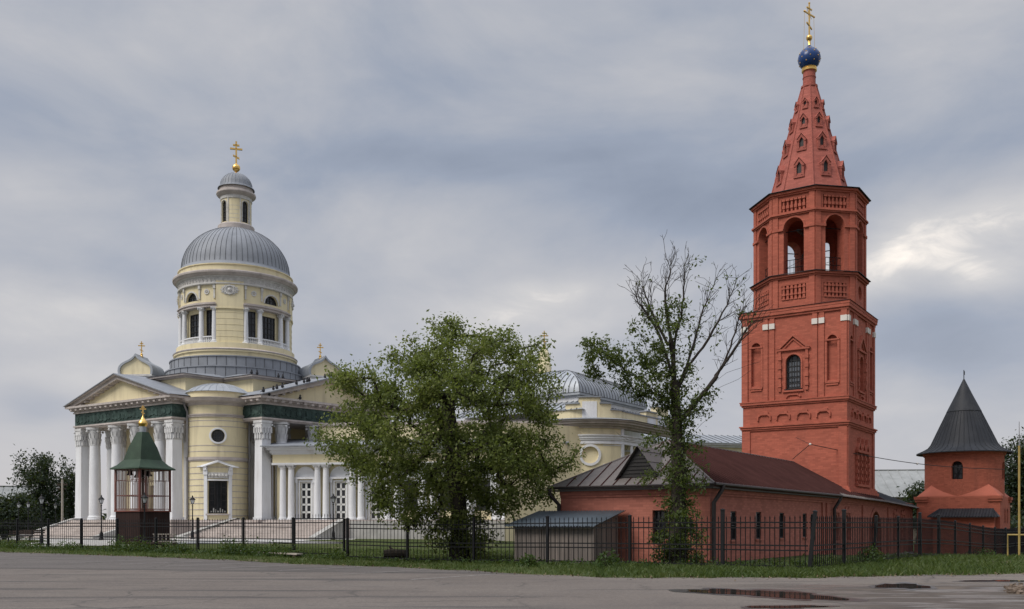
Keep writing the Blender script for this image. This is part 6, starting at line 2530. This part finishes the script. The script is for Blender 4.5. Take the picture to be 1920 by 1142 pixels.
def crown_points(outline_px, Y, n, rng, depth, shell=.5, mind=0.0):
    """points filling a rounded crown whose front outline is outline_px; local to (0, Y, 0)"""
    poly = [((px - 960) / F * Y, EYE + (HZ - py) / F * Y) for px, py in outline_px]
    xs = [p[0] for p in poly]; zs = [p[1] for p in poly]
    pts = []
    tries = 0
    while len(pts) < n and tries < n * 60:
        tries += 1
        x, z = rng.uniform(min(xs), max(xs)), rng.uniform(min(zs), max(zs))
        if not in_poly(x, z, poly):
            continue
        dd = edge_dist(x, z, poly)
        h = depth * math.sqrt(max(0, 1 - (1 - min(1, dd / depth)) ** 2))
        u = rng.uniform(-1, 1)
        u = math.copysign(abs(u) ** shell, u)
        p = (x, Y + u * h, z)
        if mind and any((p[0] - q[0]) ** 2 + (p[1] - q[1]) ** 2 + (p[2] - q[2]) ** 2 < mind * mind for q in pts[-250:]):
            continue
        pts.append(p)
    return np.array(pts)


def tree(name, label, base, trunk, attr, leafy, seed, leaf_n, leaf_size, spread, bark='bark', leaf='leaf', base_r=.3, tip_r=.012, expo=.55,
         step=.45, extra=None, group=None, aspect=.5, up_pen=.5, jit=.08, back=3, limbs=(), arch=.10, twig_limbs=(), thin=1.0):
    rs = np.random.RandomState(seed)
    t = thing(name, label, 'tree', base, 0, group)
    limb_len = []
    for lb in limbs:
        limb_len.append(sum(max(1, int(np.linalg.norm(np.array(q) - np.array(p)) / step)) for p, q in zip(lb, lb[1:] + lb[-1:])))
    nodes, par, tip = grow(trunk, attr, rs, step, up_pen, jit, limbs, arch)
    if twig_limbs:
        chains = []
        n0 = len(trunk)
        for li, lb in enumerate(limbs):
            c = [i for i in range(n0, n0 + limb_len[li])]
            n0 += limb_len[li]
            if li in twig_limbs:
                chains.append(c)
        nodes, par = add_twigs(nodes, par, chains, rs)
    off = np.array(base)
    r = radii(par, len(nodes), tip_r, expo, base_r)
    r[0] *= 1.5; r[1] *= 1.12
    for i in range(len(trunk)):
        r[i] *= 1 - (1 - thin) * i / (len(trunk) - 1)
    V, Fq = branch_mesh(nodes, par, r, 6)
    mesh_from_np('trunk', V - off, Fq, bark, t)
    P = []
    for a in np.nonzero(leafy)[0]:
        k = int(leaf_n * leafy[a])
        if k <= 0:
            continue
        # leaves along the last nodes of the twig
        chain = [tip[a]]
        for _ in range(back):
            q = par[chain[-1]]
            if q < len(trunk):
                break
            chain.append(q)
        c = nodes[np.array(chain)]
        w = rs.randint(0, len(chain), k)
        P.append(c[w] + rs.normal(size=(k, 3)) * spread * np.array([1, 1, .8]))
    if extra is not None:
        P.append(extra)
    P = np.vstack(P)
    V, Fq = leaves_np(P, leaf_size, rs, aspect=aspect)
    mesh_from_np('crown', V - off, Fq, leaf, t)
    return t


rngt = random.Random(42)
Ym = 40.0
MAPLE = [(588, 850), (578, 828), (606, 800), (640, 760), (612, 730), (628, 705), (650, 672), (690, 690), (728, 662), (770, 668), (778, 640), (757, 612), (795, 604), (826, 592), (852, 604), (884, 606),
         (905, 618), (940, 606), (972, 622), (966, 655), (1000, 640), (1030, 646), (1022, 690), (1058, 716), (1062, 752), (1036, 780), (1052, 812), (1088, 824), (1090, 862), (1068, 880), (1060, 915), (1038, 948),
         (1000, 950), (975, 985), (930, 960), (905, 940), (880, 950), (852, 955), (830, 975), (790, 965), (770, 1000), (735, 985), (712, 965), (690, 935), (660, 900), (640, 880), (655, 860), (618, 868)]
attr = crown_points(MAPLE, Ym, 1050, rngt, 4.9, .62, .30)
tx, tz = (862 - 960) / F * Ym, 0
trunk = [(tx, Ym, -.15), (tx - .02, Ym, .7), (tx + .02, Ym + .02, 1.5), (tx - .05, Ym, 2.3), (tx - .15, Ym + .05, 3.2), (tx - .3, Ym, 4.2), (tx - .35, Ym - .1, 5.4), (tx - .5, Ym, 6.6)]
# trailing shoots at the foot of the trunk
foot = crown_points([(800, 1010), (815, 985), (850, 960), (905, 965), (925, 1000), (905, 1052), (868, 1052), (862, 1010), (835, 1025), (812, 1028)], Ym - .4, 60, rngt, .8, .7)
bough = crown_points(MAPLE, Ym, 90, rngt, 4.6, .6, .9)
for i in range(len(attr)):                       # gather the twigs into boughs with gaps between
    c = bough[np.argmin(np.linalg.norm(bough - attr[i], axis=1))]
    attr[i] += (c - attr[i]) * .34
attr2 = np.vstack([attr, foot])
rsl = np.random.RandomState(3)
leafy = np.concatenate([rsl.uniform(.45, 1.25, len(attr)) * (rsl.uniform(size=len(attr)) > .07), np.full(len(foot), .8)])
tree('maple_tree', 'big spreading leafy green maple tree in the middle, in front of the cathedral wing', (tx, Ym, 0), trunk, attr2, leafy, 5, 80, .148, .24, base_r=.40, tip_r=.010, expo=.60, aspect=.55)

Yt = 34.2
SPARSE = lambda pts: [((px - 960) / F * Yt, Yt + dy, EYE + (HZ - py) / F * Yt) for px, py, dy in pts]
tr = SPARSE([(1270, 1064, 0), (1270, 1010, 0), (1272, 950, .02), (1273, 890, 0), (1270, 830, .03), (1268, 770, 0), (1264, 715, .02), (1262, 668, 0)])
fan = crown_points([(1185, 590), (1178, 548), (1205, 520), (1240, 472), (1262, 480), (1300, 476), (1345, 492), (1372, 520), (1392, 560), (1400, 600), (1370, 640), (1345, 690), (1290, 700), (1240, 690), (1195, 650)], Yt, 60, rngt, 2.0, .8, .10)
leftl = crown_points([(1088, 662), (1098, 630), (1125, 630), (1150, 632), (1165, 655), (1200, 668), (1240, 690), (1262, 720), (1262, 765), (1215, 755), (1180, 735), (1140, 712), (1100, 700)], Yt, 105, rngt, .9, .8, .12)
mid = crown_points([(1178, 620), (1200, 590), (1240, 560), (1285, 555), (1310, 600), (1300, 680), (1310, 760), (1300, 800), (1225, 800), (1215, 740), (1200, 690)], Yt, 130, rngt, 1.3, .8, .10)
rightl = crown_points([(1290, 760), (1330, 725), (1345, 735), (1330, 770), (1300, 800)], Yt, 26, rngt, .6, .8)
low = crown_points([(1205, 905), (1225, 860), (1190, 830), (1230, 805), (1262, 790), (1305, 795), (1318, 840), (1300, 880), (1335, 870), (1315, 920), (1300, 950), (1240, 945)], Yt, 80, rngt, .8, .7)
foot = crown_points([(1228, 1058), (1226, 1010), (1245, 975), (1240, 940), (1300, 940), (1318, 985), (1318, 1030), (1312, 1060)], Yt - .15, 95, rngt, .75, .6)
LIMBS = [smooth_line(SPARSE(l), 3) for l in (
    [(1270, 800, 0), (1296, 765, -.1), (1330, 722, -.2), (1355, 680, -.3), (1370, 640, -.35), (1380, 606, -.4), (1390, 572, -.4)],
    [(1318, 738, -.15), (1352, 705, .1), (1390, 688, .2), (1430, 676, .3)],
    [(1340, 705, -.2), (1366, 668, -.5), (1384, 636, -.7), (1400, 606, -.9)],
    [(1300, 760, -.1), (1345, 728, .4), (1392, 706, .6), (1418, 688, .7)],
    [(1266, 740, 0), (1288, 690, .2), (1304, 640, .3), (1318, 590, .4), (1336, 545, .4), (1352, 505, .4)],
    [(1290, 686, .2), (1318, 650, .0), (1345, 604, -.2), (1366, 560, -.2), (1380, 525, -.3)],
    [(1262, 690, 0), (1266, 640, .1), (1278, 590, .2), (1284, 540, .2), (1286, 495, .3)],
    [(1262, 670, 0), (1254, 625, -.2), (1246, 580, -.3), (1246, 540, -.3), (1256, 512, -.2), (1246, 486, -.2)],
    [(1264, 715, 0), (1244, 665, -.4), (1226, 620, -.5), (1200, 585, -.6), (1182, 556, -.7)],
    [(1250, 650, -.2), (1228, 590, .3), (1212, 545, .4), (1206, 515, .4)],
    [(1266, 768, 0), (1238, 742, -.1), (1205, 718, -.3), (1165, 694, -.4), (1130, 668, -.5), (1094, 652, -.5)],
    [(1180, 704, -.3), (1150, 672, 0), (1124, 640, .1)],
    [(1240, 740, -.1), (1212, 735, .4), (1175, 728, .6), (1120, 700, .7)],
    [(1264, 690, 0), (1232, 664, .5), (1200, 652, .7), (1170, 648, .8)],
    [(1270, 850, 0), (1246, 822, .1), (1215, 820, .3), (1180, 822, .4), (1158, 808, .4)],
    [(1271, 810, 0), (1300, 812, .3), (1322, 790, .5), (1345, 776, .6)])]
attr = np.vstack([leftl, mid, rightl, low, foot, fan])
rsl = np.random.RandomState(9)
lf = np.concatenate([rsl.uniform(.7, 1.5, len(leftl)), rsl.uniform(.4, 1.1, len(mid)), rsl.uniform(.3, .8, len(rightl)), rsl.uniform(.5, 1.1, len(low)), rsl.uniform(.9, 1.5, len(foot)),
                     np.where((fan[:, 2] < EYE + (HZ - 585) / F * Yt) & (fan[:, 0] < (1310 - 960) / F * Yt), rsl.uniform(0, .75, len(fan)), np.where(rsl.uniform(size=len(fan)) > .6, .4, 0))])
# ivy on the trunk
n = 1700
ivz = rsl.uniform(.2, 6.2, n); iva = rsl.uniform(0, 2 * PI, n)
ivr = .30 + np.abs(rsl.normal(size=n)) * .16 * (1 + np.sin(ivz * 3.1) * np.sin(iva * 2 + ivz))
ivx = np.interp(ivz, [p[2] for p in tr], [p[0] for p in tr]) + .05 * np.sin(ivz * 2)
iv = np.stack([ivx + ivr * np.cos(iva) * (1 - .08 * ivz), Yt + ivr * np.sin(iva) * (1 - .08 * ivz), ivz], axis=1)
tree('half_bare_tree', 'half bare tree with dead upper twigs and leafy trunk before the low red building', (tr[0][0], Yt, 0), tr, attr, lf, 6, 34, .13, .13, 'twig', 'leaf_ivy', base_r=.34, tip_r=.006, expo=.86, step=.3, extra=iv, aspect=.52, up_pen=.9, jit=.03, back=2, limbs=LIMBS, arch=.03, twig_limbs=(0, 2, 4, 5, 6, 7, 8, 9), thin=.62)

# trees far behind, left and right
LFT = [
    ('far_tree', 'tall dark birch with drooping crown behind the left street lamps', 82, 112, [(30, 1005), (32, 940), (28, 905), (40, 875), (34, 850), (60, 848), (80, 852), (100, 862), (118, 855), (112, 880), (120, 900), (112, 940), (110, 1005)], 260, 3.2),
    ('far_tree', 'dark green tree between the utility pole and the left portico', 133, 118, [(108, 1006), (112, 930), (108, 895), (126, 885), (145, 865), (165, 880), (168, 1006)], 200, 3.0),
    ('far_tree', 'low bushy dark tree filling the left edge of the view', 12, 104, [(-40, 1008), (-40, 940), (-10, 930), (15, 935), (38, 928), (60, 945), (70, 1008)], 220, 3.0),
    ('far_tree', 'dense dark green tree beyond the round tower at the right edge', 1915, 92, [(1884, 1025), (1880, 930), (1876, 880), (1882, 835), (1902, 820), (1930, 815), (1965, 840), (1970, 1025)], 260, 2.4),
    ('far_tree', 'small dark bushy tree between the stone building and the round tower', 1722, 84, [(1700, 985), (1694, 950), (1704, 925), (1722, 915), (1742, 905), (1750, 985)], 110, 1.4),
    ('far_tree', 'dark hedge-like tree behind the right fence beyond the round tower', 1900, 76, [(1884, 1030), (1885, 985), (1900, 975), (1940, 980), (1945, 1030)], 90, 1.2),
]
for i, (nm, lb, px, Y, outl, n, dep) in enumerate(LFT):
    at_ = crown_points(outl, Y, n, rngt, dep, .6, .35)
    x = (px - 960) / F * Y
    g0 = gz(x, Y)
    topz = max(p[2] for p in at_)
    trk = [(x, Y, g0 - .3), (x + .1, Y, g0 + .25 * topz), (x, Y + .1, g0 + .45 * topz), (x - .1, Y, g0 + .65 * topz)]
    rsl = np.random.RandomState(30 + i)
    tree(nm, lb, (x, Y, g0), trk, at_, rsl.uniform(.5, 1.2, len(at_)), 20 + i, 46, .34, .42, 'bark', 'leaf_far', base_r=.22, tip_r=.02, step=.8, group='dark trees beyond the churchyard')

# far wooded belt on the horizon
rs = np.random.RandomState(77)
P = []
for (x0, x1, Y, h) in ((-150, -60, 150, 5.5), (-60, 30, 190, 6.0), (60, 160, 170, 8.5)):
    for k in range(420):
        x = rs.uniform(x0, x1)
        hh = h * (.6 + .4 * math.sin(x * .35) * math.sin(x * .13 + 1))
        zz = hh * rs.uniform(0, 1) ** .7
        P.append(np.array([x, Y + rs.normal() * 2.5, zz]) + rs.normal(size=(24, 3)) * .7)
V, Fq = leaves_np(np.vstack(P), .85, rs, aspect=.7)
tag(mesh_from_np('wooded_belt', V, Fq, 'leaf_far'), 'far belt of dark trees along the horizon', 'trees', kind='stuff')

# ------------------------------------------------------------------ weeds along the fence and grass


def fence_y(px):                                     # ground distance of the fence at a photo column
    k = (px - 960) / F
    if px < 1515:
        s = (7.2 - k * 31.9) / (.8241 + k * .5664)
        return 31.9 + .5664 * s
    s = (k * C1513.y - C1513.x) / (DA.x - k * DA.y)
    return C1513.y + DA.y * s


def clump(rs, c, r, h, n, size):
    a = rs.uniform(0, 2 * PI, n); q = np.sqrt(rs.uniform(0, 1, n))
    hz_ = h * (1 - q ** 2) ** .5
    return np.stack([c[0] + r * q * np.cos(a), c[1] + r * q * np.sin(a), c[2] + hz_ * rs.uniform(.05, 1, n)], axis=1)


rs = np.random.RandomState(12)
P = []
for px in np.arange(-30, 640, 3.0):
    Y = fence_y(px) - rs.uniform(.0, .9)
    x = (px - 960) / F * Y
    den = .35 + .65 * (math.sin(px * .045) * math.sin(px * .017 + 1) > -.1)
    if 180 < px < 480:
        den *= 1.35
    P.append(clump(rs, (x, Y, gz(x, Y)), rs.uniform(.25, .65), rs.uniform(.25, .8) * den, int(56 * den), .1))
for px in np.arange(640, 1240, 5.0):
    Y = fence_y(px) - rs.uniform(-.3, .9)
    x = (px - 960) / F * Y
    P.append(clump(rs, (x, Y, gz(x, Y)), rs.uniform(.15, .35), rs.uniform(.08, .30), 16, .1))
for px in np.arange(1240, 1700, 6.0):
    Y = fence_y(px) + rs.uniform(.2, 1.6)
    x = (px - 960) / F * Y
    P.append(clump(rs, (x, Y, gz(x, Y)), rs.uniform(.2, .4), rs.uniform(.2, .55) * (1.2 if 1430 < px < 1560 else .7), 22, .1))
V, Fq = leaves_np(np.vstack(P), .115, rs, flat_=.6, aspect=.6)
tag(mesh_from_np('weeds', V, Fq, 'weed'), 'leafy green weeds growing along the foot of the iron fence', 'weeds', kind='stuff')

for i, (px, py, r, h, lb) in enumerate(((1630, 1060, .52, .75, 'yellow green leafy shrub in front of the arched gateway and fence'), (1140, 1067, .45, .62, 'dark low shrub at the corner of the plank shed'),
                                        (990, 1062, .35, .45, 'small leafy shrub at the left front of the plank shed'), (1840, 1040, .9, .55, 'bushy weeds before the round tower footing'))):
    Y = (EYE - 0) * F / (py - HZ) if px < 1500 else fence_y(px) - .4
    x = (px - 960) / F * Y
    z = gz(x, Y)
    t = thing('shrub', lb, 'shrub', (x, Y, z), 0)
    q = clump(rs, (0, 0, .02), r, h, 420, .1)
    V, Fq = leaves_np(q, .11, rs, flat_=.45, aspect=.55)
    mesh_from_np('leaves', V, Fq, 'weed', t)
    m = MB()
    for k in range(9):
        a = k * .7
        m.tube([(0, 0, 0), (r * .5 * math.cos(a), r * .5 * math.sin(a), h * .5), (r * .75 * math.cos(a), r * .75 * math.sin(a), h * .8)], [.012, .009, .004], 4)
    obj('stem', m, 'twig', t)


def blades(pts, h, rs):
    n = len(pts)
    a = rs.uniform(0, 2 * PI, n)
    hh = h * rs.uniform(.5, 1.4, (n, 1))
    w = .010 + .012 * rs.uniform(size=(n, 1))
    s = np.stack([np.cos(a), np.sin(a), np.zeros(n)], axis=1)
    lean = rs.normal(size=(n, 3)) * .35; lean[:, 2] = 1
    V = np.stack([pts - s * w, pts + s * w, pts + lean * hh * .6 + s * w * .6, pts + lean * hh * np.array([1.35, 1.35, 1.0])], axis=1).reshape(-1, 3)
    return V, np.arange(4 * n).reshape(n, 4)


Vs, Fs, nb = [], [], 0


def add_blades(P, h):
    global nb
    V, Fq = blades(P, h, rs)
    Vs.append(V); Fs.append(Fq + nb); nb += len(V)


def scatter(n, pxa, pxb, f0, f1):
    out = []
    while len(out) < n:
        px = rs.uniform(pxa, pxb)
        k = (px - 960) / F
        Yf = fence_y(px)
        ye = None
        # road edge along this view ray
        lo, hi = 15.0, 90.0
        for _ in range(22):
            mid_ = (lo + hi) / 2
            if mid_ < edge_y(k * mid_):
                lo = mid_
            else:
                hi = mid_
        Y0 = lo if f0 == 'edge' else Yf + f0
        Y = rs.uniform(Y0, Yf + f1)
        x = k * Y
        if math.sin(x * 1.9 + 2 * math.sin(Y * .8)) * math.sin(Y * 1.3 + x * .5) < rs.uniform(-1.3, .25):
            continue
        out.append((x, Y, gz(x, Y) - .01))
    return np.array(out)


add_blades(scatter(15000, 1120, 1960, 'edge', 1.2), .15)
add_blades(scatter(5000, 1480, 1960, 'edge', 8), .18)
add_blades(scatter(9000, -30, 1130, 'edge', .8), .11)
add_blades(scatter(14000, 420, 1000, .5, 15), .09)
add_blades(scatter(9000, -30, 420, .5, 8), .10)
tag(mesh_from_np('grass', np.vstack(Vs), np.vstack(Fs), 'grass'), 'short green grass on the verge and lawn around the iron fence', 'grass', kind='stuff')

# dry leaves and grit along the crumbling edge of the asphalt
P = []
for i in range(2600):
    x = rs.uniform(-34, 20)
    y = edge_y(x) - abs(rs.normal()) * .55 + .15
    P.append((x, y, gz(x, y) + .012))
V, Fq = leaves_np(np.array(P), .07, rs, flat_=.9, aspect=.7)
tag(mesh_from_np('leaf_litter', V, Fq, plain('dry leaf litter', (.13, .10, .06), .9, .4, 8)), 'dry leaves and grit scattered along the road edge', 'leaf litter', kind='stuff')
